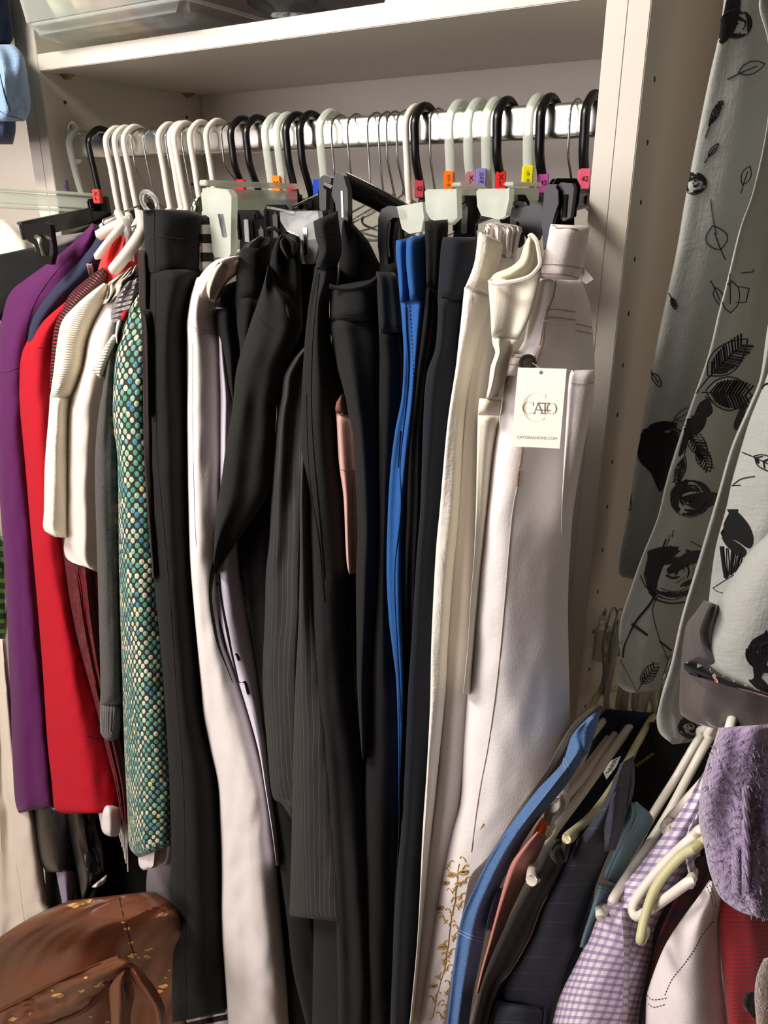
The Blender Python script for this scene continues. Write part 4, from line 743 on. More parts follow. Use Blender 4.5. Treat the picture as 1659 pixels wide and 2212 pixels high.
part('inner_waist', [(1142, 510, 1150, 507), (1132, 530, 1163, 518), (1122, 560, 1166, 548), (1100, 578, 1168, 572), (1070, 590, 1166, 585), (1057, 606, 1150, 600)], -.187, cloth('cream_inside', (226, 220, 190)), o, th=.006, amp=.004, side=.004)
mbt = MB(); tube(mbt, [UL(x, y, -.1955, .1) for i, (x, y) in enumerate([(1057, 605), (1062, 611), (1076, 614), (1100, 609), (1125, 604), (1146, 596), (1160, 582), (1167, 570), (1166, 555), (1163, 535), (1158, 518), (1148, 508), (1143, 512)])], .0016, CRM, 6, 4); mk('band_edge', mbt, o)
part('waistband', [(1036, 860, 1083, 864), (1034, 870, 1083, 870), (1032, 897, 1080, 898)], -.186, CRM, o, 'lower cream band with straight edge', th=.01, amp=.001)
part('trouser_leg', [(1032, 896, 1080, 898), (1030, 1000, 1066, 1000), (1028, 1100, 1056, 1100), (1024, 1200, 1044, 1200), (1016, 1300, 1034, 1300), (1010, 1400, 1024, 1400), (1000, 1500, 1016, 1500)], -.176, CRM, o, th=.02, amp=.002)
# white jeans with the price tag
SH = (4, 1.2)
def dec(m, o):
    D(([(1201, 603), (1196, 640), (1184, 672), (1176, 700), (1172, 740), (1163, 765), (1157, 792)], .0008, TAN), ([(1194, 606), (1188, 640), (1175, 690), (1165, 745)], .0006, LS),
      ([(1178, 670), (1200, 668), (1243, 674)], .0006, TAN, SH), ([(1176, 687), (1200, 686), (1243, 691)], .0006, TAN, SH), ([(1175, 693), (1205, 695), (1242, 697)], .0014, DEN),
      ([(1104, 770), (1130, 772), (1156, 773)], .0006, TAN, SH), ([(1101, 787), (1126, 789)], .0006, TAN, SH), ([(1101, 766), (1130, 765), (1154, 769)], .0014, DEN),
      ([(1244, 700), (1262, 703), (1279, 708)], .0006, TAN, SH), ([(1243, 714), (1262, 717), (1280, 722)], .0006, TAN, SH),
      ([(1230, 827), (1256, 829), (1283, 824)], .0006, TAN, SH), ([(1230, 800), (1256, 802), (1283, 799)], .0014, DEN),
      ([(1128, 966), (1124, 1000), (1120, 1014)], .0008, TAN), ([(1121, 1016), (1119, 1032), (1118, 1050)], .0026, TAN, (2, 1)),
      ([(1118, 1050), (1108, 1100), (1100, 1180), (1090, 1300), (1076, 1450), (1056, 1600), (1034, 1720), (1018, 1840)], .0009, LS))(m, o)
    R = random.Random(2)     # gold embroidery at the leg end
    def vine(x, y, s):
        d_line(m, o, [(x, y), (x+3*s, y-7), (x+9*s, y-12), (x+13*s, y-8)], .0011, GLD, 3)
    def ey(x, y, w):
        for q in range(2):
            e = w*(1-.35*q); d_line(m, o, [(x-e, y+e*.3), (x-e*.3, y-e*.45), (x+e, y-e*.3), (x+e*.3, y+e*.45), (x-e, y+e*.3)], .0012, GLD, 4)
        d_poly(m, o, [(x-w*.3, y), (x, y-w*.2), (x+w*.3, y), (x, y+w*.2)], INK, 2, .001, 2)
    for x, y, w in [(1001, 1884, 10), (976, 1890, 9), (963, 1908, 8), (950, 1962, 9), (955, 2046, 9), (990, 1908, 7), (936, 2130, 8)]: ey(x, y, w)
    for i in range(40):
        y = 1862+i*8.6; f = (y-1862)/350; xa, xb = 966-f*50, 1008-f*42
        x = xa+(xb-xa)*R.random(); vine(x, y, R.choice((-1, 1))); 
        if i % 2: d_line(m, o, [(x-4, y-4), (x+4, y+3)], .0011, GLD, 2); d_line(m, o, [(x-3, y+4), (x+4, y-4)], .0011, GLD, 2)
    d_line(m, o, [(992, 1868), (984, 1930), (972, 2000), (962, 2080), (944, 2150), (930, 2205)], .0009, GLD, 4, jit=2)
JN, s = gar('white_jeans', 'white denim jeans with tan stitching and a price tag, rightmost pair on the rail', 'jeans', [(1168, 600, 1254, 604), (1162, 620, 1264, 625), (1146, 670, 1276, 670), (1130, 740, 1282, 740), (1102, 768, 1284, 768), (1090, 828, 1284, 828), (1077, 903, 1277, 890), (1065, 962, 1262, 962), (1047, 1097, 1240, 1097), (1033, 1200, 1231, 1200), (1022, 1300, 1227, 1300), (1016, 1400, 1228, 1400), (1002, 1600, 1232, 1600), (995, 1729, 1225, 1729), (976, 1799, 1200, 1799), (955, 1893, 1150, 1893), (932, 2034, 1080, 2034), (906, 2212, 1010, 2212), (896, 2290, 990, 2290)], -.170, DEN, th=.03, amp=.008, freq=2., stretch=1.0, side=.05, nu=40, wr=.0009, decor=dec)
part('waistband', [(1190, 484, 1274, 488), (1188, 490, 1274, 494), (1180, 530, 1268, 530), (1166, 573, 1260, 572), (1165, 586, 1258, 586), (1168, 602, 1248, 606)], -.180, DEN, JN, th=.012, side=.02, amp=.002,
     decor=D(([(1192, 488), (1215, 479), (1240, 480), (1272, 487)], .0007, TAN, SH), ([(1168, 571), (1200, 571), (1230, 575), (1256, 580)], .0006, TAN, SH), ([(1168, 591), (1200, 592), (1232, 596), (1256, 604)], .0006, TAN, SH)))
part('fly_flap', [(1104, 764, 1154, 766), (1100, 776, 1154, 778), (1098, 792, 1150, 792), (1094, 812, 1130, 812)], -.181, DEN, JN, th=.005, amp=.001, decor=D(([(1105, 771), (1130, 772), (1150, 774)], .0006, TAN, SH), ([(1101, 787), (1124, 789)], .0006, TAN, SH)))
part('back_pocket', [(1234, 800, 1284, 798), (1232, 806, 1284, 806), (1228, 828, 1284, 828), (1220, 960, 1262, 960), (1214, 1080, 1236, 1080), (1212, 1150, 1226, 1150)], -.158, DEN, JN, th=.008, amp=.002, decor=D(([(1234, 828), (1258, 830), (1282, 826)], .0006, TAN, SH)))
mb = MB(); P = [U(a, b, 'y', -.150) for a, b in [(1258, 575), (1282, 603), (1266, 614), (1256, 606)]]; extr(mb, P, (0, 1, 0), .0004, CARD); mk('paper_label', mb, JN, 'paper label corner')
c = hit(s, 1140, 784, .018); n = (CAM-c).normalized(); mb = MB(); a = n.orthogonal().normalized(); b = n.cross(a)
PEW = plain('pewter', (138, 132, 122), .3, metal=1)
for r, h in ((.0066, 0), (.0060, .0010), (.0040, .0016), (.0016, .0022)): tube(mb, [c+n*h, c+n*(h+.0010)], r, PEW, 24, 1)
for i in range(16): q = c+(a*math.cos(i*.3927)+b*math.sin(i*.3927))*.0050+n*.0019; tube(mb, [q, q+n*.0008], .0006, INK, 5, 1)
tube(mb, [c+(a*math.cos(i*.314)+b*math.sin(i*.314))*.0041+n*.0020 for i in range(21)], .0004, INK, 5, 1); mk('button', mb, JN, 'pewter button')
# price tag
TY = -.228
TD = TY
def T(x, y, off=0): return U(x, y, 'y', TY)+Vector((0, -off*.3, 0))
mb = MB(); cs = [(1119, 794), (1224, 797), (1209, 969), (1104, 964)]
P = []
for i in range(4): P += [Vector((*cs[i], 0)).lerp(Vector((*cs[(i+1) % 4], 0)), j/6) for j in range(6)]
hc = Vector((1169, 805, 0)); H = [hc+Vector((4*math.cos(2*math.pi*i/24+3.9), 4*math.sin(2*math.pi*i/24+3.9), 0)) for i in range(24)]
vs = [T(p.x, p.y) for p in P]+[T(p.x, p.y) for p in H]; vs += [v+Vector((0, .0005, 0)) for v in vs]
fs = []
for i in range(24):
    j = (i+1) % 24; fs += [(i, j, 24+j, 24+i), (48+i, 72+i, 72+j, 48+j), (i, 48+i, 48+j, j), (24+i, 24+j, 72+j, 72+i)]
mb.add(vs, fs, CARD); TG = mk('price_tag', mb, None, 'cream card price tag with CATO lettering on the white jeans', 'tag', sharp=30)
def pxpoly(mb, pts, mat, off=.0003): extr(mb, [T(x, y, off) for x, y in pts], (0, 1, 0), .00005, mat)
def band(mb, cx, cy, rx, ry, a0, a1, wf, mat, off, n=40):    # arc with stroke width wf(angle)
    I = []; O = []
    for i in range(n+1):
        a = math.radians(a0+(a1-a0)*i/n); w = wf(a); O.append(T(cx+rx*math.cos(a), cy+ry*math.sin(a), off)); I.append(T(cx+(rx-w)*math.cos(a), cy+(ry-w*.35)*math.sin(a), off))
    vs = O+I; mb.add(vs, [(i, i+1, n+2+i, n+1+i) for i in range(n)], mat)
mb = MB(); band(mb, 1157, 880, 29, 30.5, 48, 322, lambda a: 1.2+6.5*max(0, -math.cos(a)), BEIGE, .0003)
pxpoly(mb, [(1177, 852), (1180, 851), (1180, 861), (1178.5, 861)], BEIGE); pxpoly(mb, [(1175, 903), (1178, 901), (1177, 906), (1172, 908)], BEIGE); mk('large_letter_c', mb, TG, 'pale beige letter C')
mb = MB(); band(mb, 1142, 881, 13.5, 13, 50, 318, lambda a: 1.1+2.4*max(0, -math.cos(a)), TAUP, .0006); pxpoly(mb, [(1151, 869.5), (1153, 869), (1153, 877), (1151.5, 877)], TAUP, .0006); mk('letter_c', mb, TG)
mb = MB(); pxpoly(mb, [(1161.5, 869.5), (1164, 869), (1173.5, 893), (1170, 893)], TAUP, .0006); pxpoly(mb, [(1162, 870), (1163.5, 872), (1154.5, 893), (1153, 893)], TAUP, .0006); pxpoly(mb, [(1157, 884.6), (1190, 885.5), (1190, 887), (1157, 886.2)], TAUP, .0006)
pxpoly(mb, [(1150.5, 892.4), (1158, 892.4), (1158, 893.6), (1150.5, 893.6)], TAUP, .0006); pxpoly(mb, [(1166, 892.4), (1176, 892.4), (1176, 893.6), (1166, 893.6)], TAUP, .0006); mk('letter_a', mb, TG)
mb = MB(); pxpoly(mb, [(1164, 869.5), (1188, 870), (1188, 876), (1186.5, 872.4), (1165, 872)], TAUP, .0007); pxpoly(mb, [(1176, 870.5), (1178.8, 870.5), (1178.8, 893), (1176, 893)], TAUP, .0006); pxpoly(mb, [(1172, 892.4), (1182, 892.4), (1182, 894), (1172, 894)], TAUP, .0007); mk('letter_t', mb, TG)
mb = MB(); band(mb, 1192, 882.5, 11.6, 12.5, 0, 360, lambda a: 1.0+2.1*abs(math.cos(a)), TAUP, .0005); mk('letter_o', mb, TG)
vs, fs_ = text_mesh('CATOFASHIONS.COM'); w = max(v.x for v in vs)*2
mb = MB(); mb.add([T(1160+v.x/w*85, 946+v.x/w*3-v.y*8.6, .0004) for v in vs], fs_, TAUP); mk('web_address', mb, TG)
mb = MB(); tube(mb, [T(1169, 806), T(1169, 800, .001), T(1160, 792, -.004), T(1148, 786, -.008)], .0003, CLR, 5, 4); mk('tag_string', mb, TG)
# ------------------------------------------------------------------ floral dress group upper right
R5 = random.Random(11)
def wig(P, a): return [(x+R5.uniform(-a, a), y+R5.uniform(-a, a)) for x, y in P]
def leaf(m, o, x, y, L, ang, w=.45, veins=0, lw=.0008):
    c, s_ = math.cos(ang), math.sin(ang); f = lambda u, v: (x+c*u*L-s_*v*L, y+s_*u*L+c*v*L)
    A = [f(-.5, 0), f(-.3, -w*.35), f(0, -w*.5), f(.3, -w*.38), f(.55, 0)]; B = [f(-.5, 0), f(-.25, w*.4), f(.05, w*.5), f(.35, w*.3), f(.55, 0)]
    d_line(m, o, wig(A, L*.02), lw, INK, 4); d_line(m, o, wig(B, L*.02), lw, INK, 4); d_line(m, o, [f(-.95, .08), f(-.4, .02), f(.25, 0)], lw, INK, 4)
    for i in range(veins):
        u = -.4+.85*i/veins; h = w*.42*math.sqrt(max(.05, 1-(u*1.8)**2))
        for sg in (-1, 1): d_line(m, o, [f(u, 0), f(u+.10, sg*h*.6), f(u+.16, sg*h)], lw*R5.uniform(.9, 2.6), INK, 3)
def crescent(m, o, x, y, r, a0, a1, w0, w1):
    n = 9; O = []; I = []
    for i in range(n):
        t = i/(n-1); a = a0+(a1-a0)*t; ww = (w0+(w1-w0)*t)*math.sin(math.pi*(.12+.76*t)); O.append((x+r*math.cos(a), y+r*math.sin(a)*.9)); I.append((x+r*(1-ww)*math.cos(a), y+r*.9*(1-ww)*math.sin(a)))
    OO = [hit(o, *wg, .0008) for wg in wig(cr2(O), r*.02)]; II = [hit(o, *wg, .0008) for wg in wig(cr2(I), r*.035)]
    k = len(OO); m.add(OO+II, [(i, i+1, k+i+1, k+i) for i in range(k-1)], INK)
def cr2(P): return [(p.x, p.y) for p in cr([Vector((*q, 0)) for q in P], 3)]
def rose(m, o, x, y, r, rot=0, dense=1):
    crescent(m, o, x, y, r, rot+2.2, rot+4.6, .45, .55); crescent(m, o, x+r*.1, y, r*.95, rot+4.8, rot+6.6, .3, .4); crescent(m, o, x, y+r*.05, r*.95, rot+.5, rot+2.0, .25, .2)
    crescent(m, o, x-r*.05, y, r*.55, rot+3.2, rot+5.6, .5, .4)
    for q in range(4): a = R5.uniform(0, 6.3); crescent(m, o, x+r*.2*math.cos(a), y+r*.2*math.sin(a), r*R5.uniform(.45, .85), a, a+R5.uniform(.9, 1.6), .25, .35)
    for i in range(int(9*dense)):
        rr = r*(.12+.085*i); a = rot+R5.uniform(0, 6.3); d_line(m, o, wig([(x+rr*math.cos(a+t*.45), y+rr*.85*math.sin(a+t*.45)) for t in range(R5.randint(3, 5))], r*.02), R5.choice((.0006, .0009, .0018)), INK, 3)
    d_line(m, o, wig([(x+r*1.04*math.cos(rot+t*.4), y+r*.95*math.sin(rot+t*.4)) for t in range(8)], r*.03), .0007, INK, 3)
def stem(m, o, P, w=.001): d_line(m, o, P, w, INK, 5)
FG = 'panels of the grey floral garment group at right'
def dec(m, o):
    rose(m, o, 1500, 395, 26, 0); rose(m, o, 1440, 965, 62, .5, 1.4); leaf(m, o, 1480, 895, 52, -.5)
    d_poly(m, o, [(1380, 935), (1400, 925), (1430, 940), (1460, 930), (1470, 980), (1440, 1040), (1425, 1062), (1405, 1020), (1378, 990)], INK)
    leaf(m, o, 1418, 820, 34, 1.0); leaf(m, o, 1455, 655, 26, 1.2, veins=3); stem(m, o, [(1362, 1076), (1364, 1098), (1358, 1102), (1360, 1078)], .0006)
    rose(m, o, 1590, 50, 34, .4, 1.3); d_poly(m, o, [(1575, -20), (1600, -10), (1590, 60), (1560, 95), (1552, 70)], INK)
    leaf(m, o, 1622, 148, 58, -.35); leaf(m, o, 1545, 245, 60, -1.1, .25, 5); leaf(m, o, 1540, 325, 34, -.9, .3); leaf(m, o, 1612, 380, 40, -1.2, .5)
    leaf(m, o, 1548, 515, 52, 4.4, .9); leaf(m, o, 1552, 640, 40, 1.2); stem(m, o, [(1535, 430), (1540, 470), (1548, 505)], .0006)
FA, s = gar('floral_skirt', 'shadowed grey floral skirt panel nearest the drilled side panel', 'skirt', [(1570, -60, 1720, -60), (1556, 59, 1700, 40), (1533, 163, 1700, 160), (1508, 285, 1690, 260), (1480, 430, 1660, 400), (1461, 543, 1640, 500), (1429, 692, 1600, 650), (1407, 805, 1560, 780), (1386, 923, 1520, 900), (1372, 1001, 1500, 1000), (1358, 1100, 1460, 1100), (1339, 1201, 1430, 1200), (1338, 1240, 1400, 1245), (1352, 1248, 1390, 1256)], -.030, FLO, th=.012, k=.06, side=.09, rnd=.1, amp=.008, nu=36, decor=dec)
def dec(m, o):
    rose(m, o, 1492, 1075, 44, 0, 1.3); d_poly(m, o, [(1470, 1075), (1500, 1066), (1548, 1064), (1545, 1090), (1500, 1100)], INK); leaf(m, o, 1520, 990, 60, 1.1, .5, 7)
    rose(m, o, 1455, 1235, 62, .3, 1.8); d_poly(m, o, [(1400, 1190), (1430, 1182), (1470, 1190), (1440, 1210), (1420, 1260), (1415, 1290), (1398, 1270)], INK); d_poly(m, o, [(1440, 1230), (1480, 1195), (1515, 1190), (1500, 1215), (1450, 1240)], INK)
    stem(m, o, [(1418, 1282), (1400, 1310), (1372, 1345), (1350, 1390), (1345, 1420)], .0022); stem(m, o, [(1365, 1348), (1398, 1372)], .0024); stem(m, o, [(1420, 1290), (1410, 1320), (1425, 1380), (1450, 1440)], .0008); stem(m, o, [(1425, 1385), (1450, 1405)], .002)
    leaf(m, o, 1402, 1456, 54, -.9, .5, 6, .0007)
    leaf(m, o, 1578, 640, 66, 1.6, .6); leaf(m, o, 1570, 775, 110, -.75, .55, 12, .0011); leaf(m, o, 1573, 850, 96, .1, .75, 12, .0011)
    d_poly(m, o, [(1512, 870), (1530, 862), (1540, 890), (1520, 905), (1500, 900)], INK); d_poly(m, o, [(1480, 900), (1524, 898), (1520, 925), (1500, 940), (1478, 935)], INK)
    d_poly(m, o, [(1478, 935), (1490, 940), (1478, 975), (1466, 985)], INK); leaf(m, o, 1507, 960, 70, 1.05, .5, 8); leaf(m, o, 1470, 1015, 60, 1.9, .35, 8)
    d_poly(m, o, [(1600, 880), (1612, 870), (1606, 910), (1590, 930), (1586, 915)], INK)
def dec2(m, o):
    rose(m, o, 1492, 1570, 26, .5)
FB, s = gar('floral_skirt', 'grey floral skirt panel with veined leaves and large black rose above the white hangers', 'skirt', [(1700, -60, 1860, -60), (1640, 0, 1820, 0), (1660, 100, 1800, 100), (1659, 249, 1780, 249), (1628, 407, 1730, 400), (1597, 497, 1710, 500), (1569, 611, 1690, 611), (1551, 678, 1680, 690), (1529, 769, 1660, 800), (1488, 886, 1620, 900), (1453, 991, 1600, 1000), (1436, 1052, 1560, 1075), (1420, 1119, 1545, 1113), (1386, 1204, 1525, 1187), (1362, 1272, 1494, 1289), (1338, 1350, 1470, 1391), (1340, 1425, 1445, 1450), (1331, 1469, 1438, 1486), (1345, 1489, 1436, 1492), (1362, 1496, 1420, 1495)], -.075, FLO, th=.012, k=.06, side=.11, rnd=.1, amp=.010, nu=44, decor=dec)
FC, s = gar('floral_skirt', 'narrow grey floral fold hanging lowest, left of the satin lining', 'skirt', [(1720, 560, 1860, 560), (1680, 640, 1800, 640), (1659, 700, 1760, 700), (1642, 814, 1700, 815), (1615, 882, 1680, 882), (1579, 967, 1640, 967), (1548, 1075, 1610, 1075), (1515, 1187, 1580, 1187), (1496, 1250, 1560, 1250), (1470, 1340, 1530, 1340), (1450, 1430, 1520, 1430), (1433, 1486, 1510, 1486), (1423, 1526, 1500, 1530), (1418, 1554, 1520, 1560), (1425, 1584, 1518, 1584), (1453, 1608, 1488, 1604)], -.110, FLO, th=.012, k=.06, side=.05, rnd=.1, amp=.008, nu=40, decor=dec2)
def dec(m, o):
    d_poly(m, o, [(1570, 1100), (1592, 1105), (1618, 1135), (1627, 1165), (1618, 1185), (1590, 1168), (1560, 1160), (1556, 1130)], INK); d_poly(m, o, [(1558, 1160), (1590, 1170), (1612, 1190), (1600, 1205), (1570, 1180)], INK)
    for i in range(9): d_line(m, o, wig([(1556+i*6, 1180+i*2), (1560+i*5, 1215), (1566+i*3, 1250-i*2)], 2), R5.choice((.0008, .0022)), INK, 3)
    d_line(m, o, [(1536, 1210), (1528, 1250), (1545, 1275), (1575, 1280), (1600, 1255)], .0006, INK, 4); stem(m, o, [(1578, 1052), (1600, 1035), (1630, 1029)], .0008); leaf(m, o, 1655, 1000, 60, .5, .5, 3)
    stem(m, o, [(1640, 835), (1659, 828)], .0014); rose(m, o, 1665, 700, 22, 0)
FD, s = gar('floral_skirt', 'pale grey floral panel running off the right edge behind rolled cuff', 'skirt', [(1700, 640, 1850, 640), (1672, 760, 1850, 760), (1651, 828, 1850, 828), (1622, 900, 1850, 900), (1606, 950, 1850, 950), (1582, 1035, 1850, 1035), (1569, 1096, 1850, 1096), (1545, 1187, 1800, 1187), (1532, 1289, 1780, 1289), (1530, 1330, 1740, 1330), (1534, 1380, 1700, 1380)], -.135, FLO, th=.02, k=.06, side=.03, rnd=.15, amp=.008, nu=40, decor=dec)
def dec(m, o):
    rose(m, o, 1660, 1410, 46, .2, 1.5); d_poly(m, o, [(1612, 1500), (1630, 1460), (1650, 1470), (1672, 1500), (1672, 1520), (1640, 1505)], INK); d_poly(m, o, [(1626, 1440), (1640, 1400), (1655, 1360), (1662, 1400), (1650, 1450), (1632, 1470)], INK)
FE, s = gar('floral_jacket', 'floral crepe jacket sleeve with rolled black cuff and grey satin lining at right edge', 'jacket', [(1700, 1080, 1850, 1080), (1659, 1150, 1850, 1150), (1623, 1187, 1850, 1187), (1582, 1248, 1840, 1248), (1537, 1326, 1830, 1326), (1521, 1367, 1820, 1367), (1512, 1391, 1815, 1400), (1509, 1442, 1810, 1460), (1540, 1466, 1805, 1490), (1600, 1490, 1800, 1520)], -.185, FLO, th=.02, k=.06, side=.02, amp=.009, nu=44, decor=dec)
def dec(m, o):
    R = random.Random(8)
    for i in range(7): x = 1482+i*26; y = 1428+i*10; d_poly(m, o, [(x+R.uniform(-8, 8)*math.cos(a)+math.cos(a)*3, y+5*math.sin(a)) for a in [j*1.05 for j in range(6)]], FLO, 2, .001, 2)
    d_poly(m, o, [(1538, 1460), (1544, 1455), (1552, 1475), (1548, 1478)], PNK, 2); d_poly(m, o, [(1590, 1485), (1620, 1492), (1659, 1504), (1640, 1506), (1600, 1496)], PNK, 2)
part('rolled_cuff', [(1478, 1432, 1508, 1418), (1476, 1440, 1600, 1470), (1484, 1452, 1800, 1540), (1490, 1458, 1700, 1520)], -.195, INK, FE, 'black rolled cuff', th=.01, k=.06, amp=.003, nu=50, decor=dec, step=4)
part('satin_lining', [(1521, 1296, 1560, 1310), (1500, 1325, 1560, 1340), (1482, 1350, 1560, 1400), (1474, 1400, 1620, 1440), (1469, 1470, 1800, 1520), (1468, 1533, 1800, 1560), (1478, 1548, 1800, 1580), (1500, 1562, 1780, 1600), (1560, 1578, 1720, 1600)], -.170, cloth('grey_satin', (92, 86, 84), rough=.3, sheen=.2, wst=.05, spec=.6), FE, 'shiny grey satin lining', th=.02, k=.06, amp=.016, freq=3, stretch=8, nu=50)
# ------------------------------------------------------------------ lower right rail: hangers and shirts
LR = 'tubular hangers on the lower rail'
def low(kind, hook, arm, label, y, end=None, y2=None, r=.0036):
    mat = {'tube': WPL, 'green': GPL, 'wire': STL}[kind]; r = .0014 if kind == 'wire' else r
    y2 = y-.14 if y2 is None else y2
    e = empty('wire_hanger' if kind == 'wire' else 'tubular_hanger', U(*hook[-1], 'y', y), label, 'hanger', LR if kind != 'wire' else None)
    mb = MB(); P = [U(a, b, 'y', y) for a, b in hook]; t = P[0]; P = [t+Vector((0, .045, -.02)), t+Vector((0, .042, .008)), t+Vector((0, .022, .024)), t+Vector((0, .006, .016))]+P
    tube(mb, P, r, mat, 10, 5); mk('hook', mb, e)
    if arm:
        n = len(arm); P = [U(*hook[-1], 'y', y)]+[U(a, b, 'y', y+(y2-y)*(i+1)/n) for i, (a, b) in enumerate(arm)]
        P += [P[-1]+Vector((0, .006, -.007)), P[-1]+Vector((0, .022, -.012))]
        back = P[0]+Vector((.0, .10, -.05)); mb = MB(); tube(mb, [back]+P, lambda t: r*min(1, math.sqrt(max(.03, (1-t)*30))), mat, 10, 5); mk('shoulder_frame', mb, e)
    return e
low('wire', [(1306, 1375), (1302, 1400), (1304, 1440), (1303, 1490)], None, 'chrome hook nearest the lower rail bracket', .0)
low('wire', [(1322, 1378), (1318, 1405), (1316, 1430)], None, 'chrome hook, second from the lower rail bracket', .0)
low('wire', [(1430, 1486), (1424, 1520), (1419, 1545)], None, 'thin steel hook between two floral panels', -.03)
low('green', [(1316, 1420), (1306, 1470), (1297, 1496)], [(1275, 1530), (1250, 1554), (1242, 1575)], 'pale green hanger closest to the drilled panel on lower rail', .012, y2=-.10)
low('tube', [(1333, 1387), (1322, 1440), (1311, 1500), (1312, 1530), (1323, 1537)], [(1296, 1568), (1268, 1602), (1240, 1640)], 'white hanger holding the blue denim shirt', .012, y2=-.13)
low('tube', [(1345, 1475), (1336, 1520), (1342, 1545), (1350, 1550)], [(1290, 1625), (1230, 1705), (1192, 1735), (1178, 1790)], 'white hanger with grey strap, left of thick white hanger', .012, y2=-.20)
low('tube', [(1354, 1480), (1350, 1520), (1352, 1545), (1357, 1550)], [(1310, 1612), (1260, 1680), (1210, 1740), (1172, 1802)], 'white hanger tightly paired with its left neighbour', .012, y2=-.21)
low('tube', [(1376, 1490), (1372, 1515), (1374, 1533), (1386, 1537)], [(1330, 1612), (1260, 1710), (1200, 1790), (1160, 1850), (1148, 1896)], 'thick white hanger ending on the dark brown jacket', .012, y2=-.285, r=.0044)
low('tube', [(1402, 1486), (1393, 1520), (1390, 1545), (1396, 1552)], None, 'white hook right of the thick white hanger', .012)
low('green', [(1412, 1500), (1414, 1530), (1414, 1545)], [(1380, 1600), (1330, 1690), (1280, 1760), (1227, 1806)], 'yellow-green hanger over the navy pinstripe jacket', .012, y2=-.27)
low('tube', [(1524, 1570), (1512, 1578), (1514, 1590)], [(1460, 1680), (1410, 1760), (1350, 1870), (1300, 1950), (1296, 1975)], 'white hanger running down beside the teal knit', -.10, y2=-.26)
low('tube', [(1536, 1572), (1528, 1586), (1533, 1594)], [(1490, 1670), (1436, 1770), (1370, 1870), (1325, 1940)], 'white hanger between teal knit and gingham shirt', -.11, y2=-.25)
low('tube', [(1560, 1640), (1500, 1710), (1448, 1768)], [(1436, 1785), (1440, 1796), (1452, 1788)], 'short white hanger end above the gingham shoulder', -.20, y2=-.22)
low('tube', [(1560, 1740), (1535, 1775), (1505, 1798)], [(1450, 1850), (1395, 1912), (1366, 1958), (1374, 1980), (1395, 1970), (1440, 1940), (1488, 1905)], 'white hanger looping in front of the gingham shirt', -.235, y2=-.275)
low('green', [(1560, 1770), (1540, 1800), (1512, 1822)], [(1470, 1850), (1420, 1910), (1395, 1975), (1384, 2026)], 'olive hanger arm in front of the gingham shirt', -.245, y2=-.29)
mb = MB(); P = [U(a, b, 'y', -.21) for a, b in [(1198, 1722), (1210, 1716), (1216, 1730), (1206, 1745), (1190, 1752), (1184, 1775)]]; tube(mb, P, .005, WPL, 8, 4); mk('plastic_clip', mb, None, 'small white plastic clip on white hanger by denim collar', 'clip')
K = dict(k=.06)
gar('grey_jacket', 'thin grey jacket edge between the white jeans and denim shirt', 'jacket', [(1290, 1520, 1310, 1530, .12), (1240, 1560, 1270, 1580, .10), (1206, 1612, 1240, 1640, .07), (1178, 1665, 1200, 1700, .04), (1115, 1755, 1150, 1780), (1058, 1846, 1100, 1880), (1018, 1890, 1060, 1930), (1004, 1945, 1030, 1990), (980, 2081, 1020, 2090), (955, 2230, 1000, 2230)], -.225, cloth('taupe_grey', (88, 80, 78)), th=.02, amp=.003, **K)
o, s = gar('denim_shirt', 'blue denim shirt draped from a white hanger beside the white jeans', 'shirt', [(1270, 1550, 1300, 1531, .10), (1235, 1590, 1284, 1575, .08), (1213, 1649, 1270, 1618, .05), (1162, 1705, 1227, 1691, .02), (1101, 1785, 1160, 1775), (1058, 1851, 1110, 1855), (1026, 1916, 1078, 1920), (997, 1982, 1056, 1980), (983, 2057, 1042, 2050), (972, 2150, 1022, 2151), (962, 2240, 1010, 2240)], -.245, DENB, th=.02, amp=.008, freq=2, **K,
    decor=lambda m, o: (d_line(m, o, [(993, 2008), (1010, 2018), (1030, 2024), (1045, 2026)], .001, DENL), d_line(m, o, [(990, 2014), (1010, 2025), (1030, 2031), (1044, 2033)], .001, DENL), d_line(m, o, [(1215, 1640), (1222, 1664), (1216, 1700)], .001, DENL), d_line(m, o, [(1222, 1640), (1229, 1664), (1222, 1695)], .001, DENL)))
part('collar', [(1262, 1560, 1296, 1540), (1240, 1585, 1290, 1570), (1250, 1615, 1276, 1610), (1258, 1635, 1268, 1630)], -.175, DENB, o, th=.008)
gar('denim_sleeve', 'dark blue gap of denim cuff under salmon cardigan', 'shirt', [(1075, 1920, 1095, 1915), (1060, 1960, 1085, 1965), (1048, 2010, 1065, 2010)], -.235, DEND, th=.01, **K)
gar('orange_top', 'orange collar peeking above the salmon cardigan', 'top', [(1172, 1765, 1184, 1778), (1158, 1785, 1178, 1800), (1140, 1825, 1160, 1830), (1115, 1860, 1140, 1862)], -.235, cloth('orange_cotton', (222, 84, 30)), th=.015, **K)
gar('salmon_cardigan', 'dusty salmon cardigan beside the denim shirt', 'cardigan', [(1160, 1796, 1182, 1806), (1130, 1830, 1172, 1830), (1101, 1872, 1150, 1875), (1077, 1954, 1108, 1960), (1056, 2034, 1080, 2030), (1037, 2104, 1060, 2080), (1028, 2150, 1040, 2140)], -.250, cloth('salmon_knit', (186, 124, 116)), th=.015, amp=.003, **K)
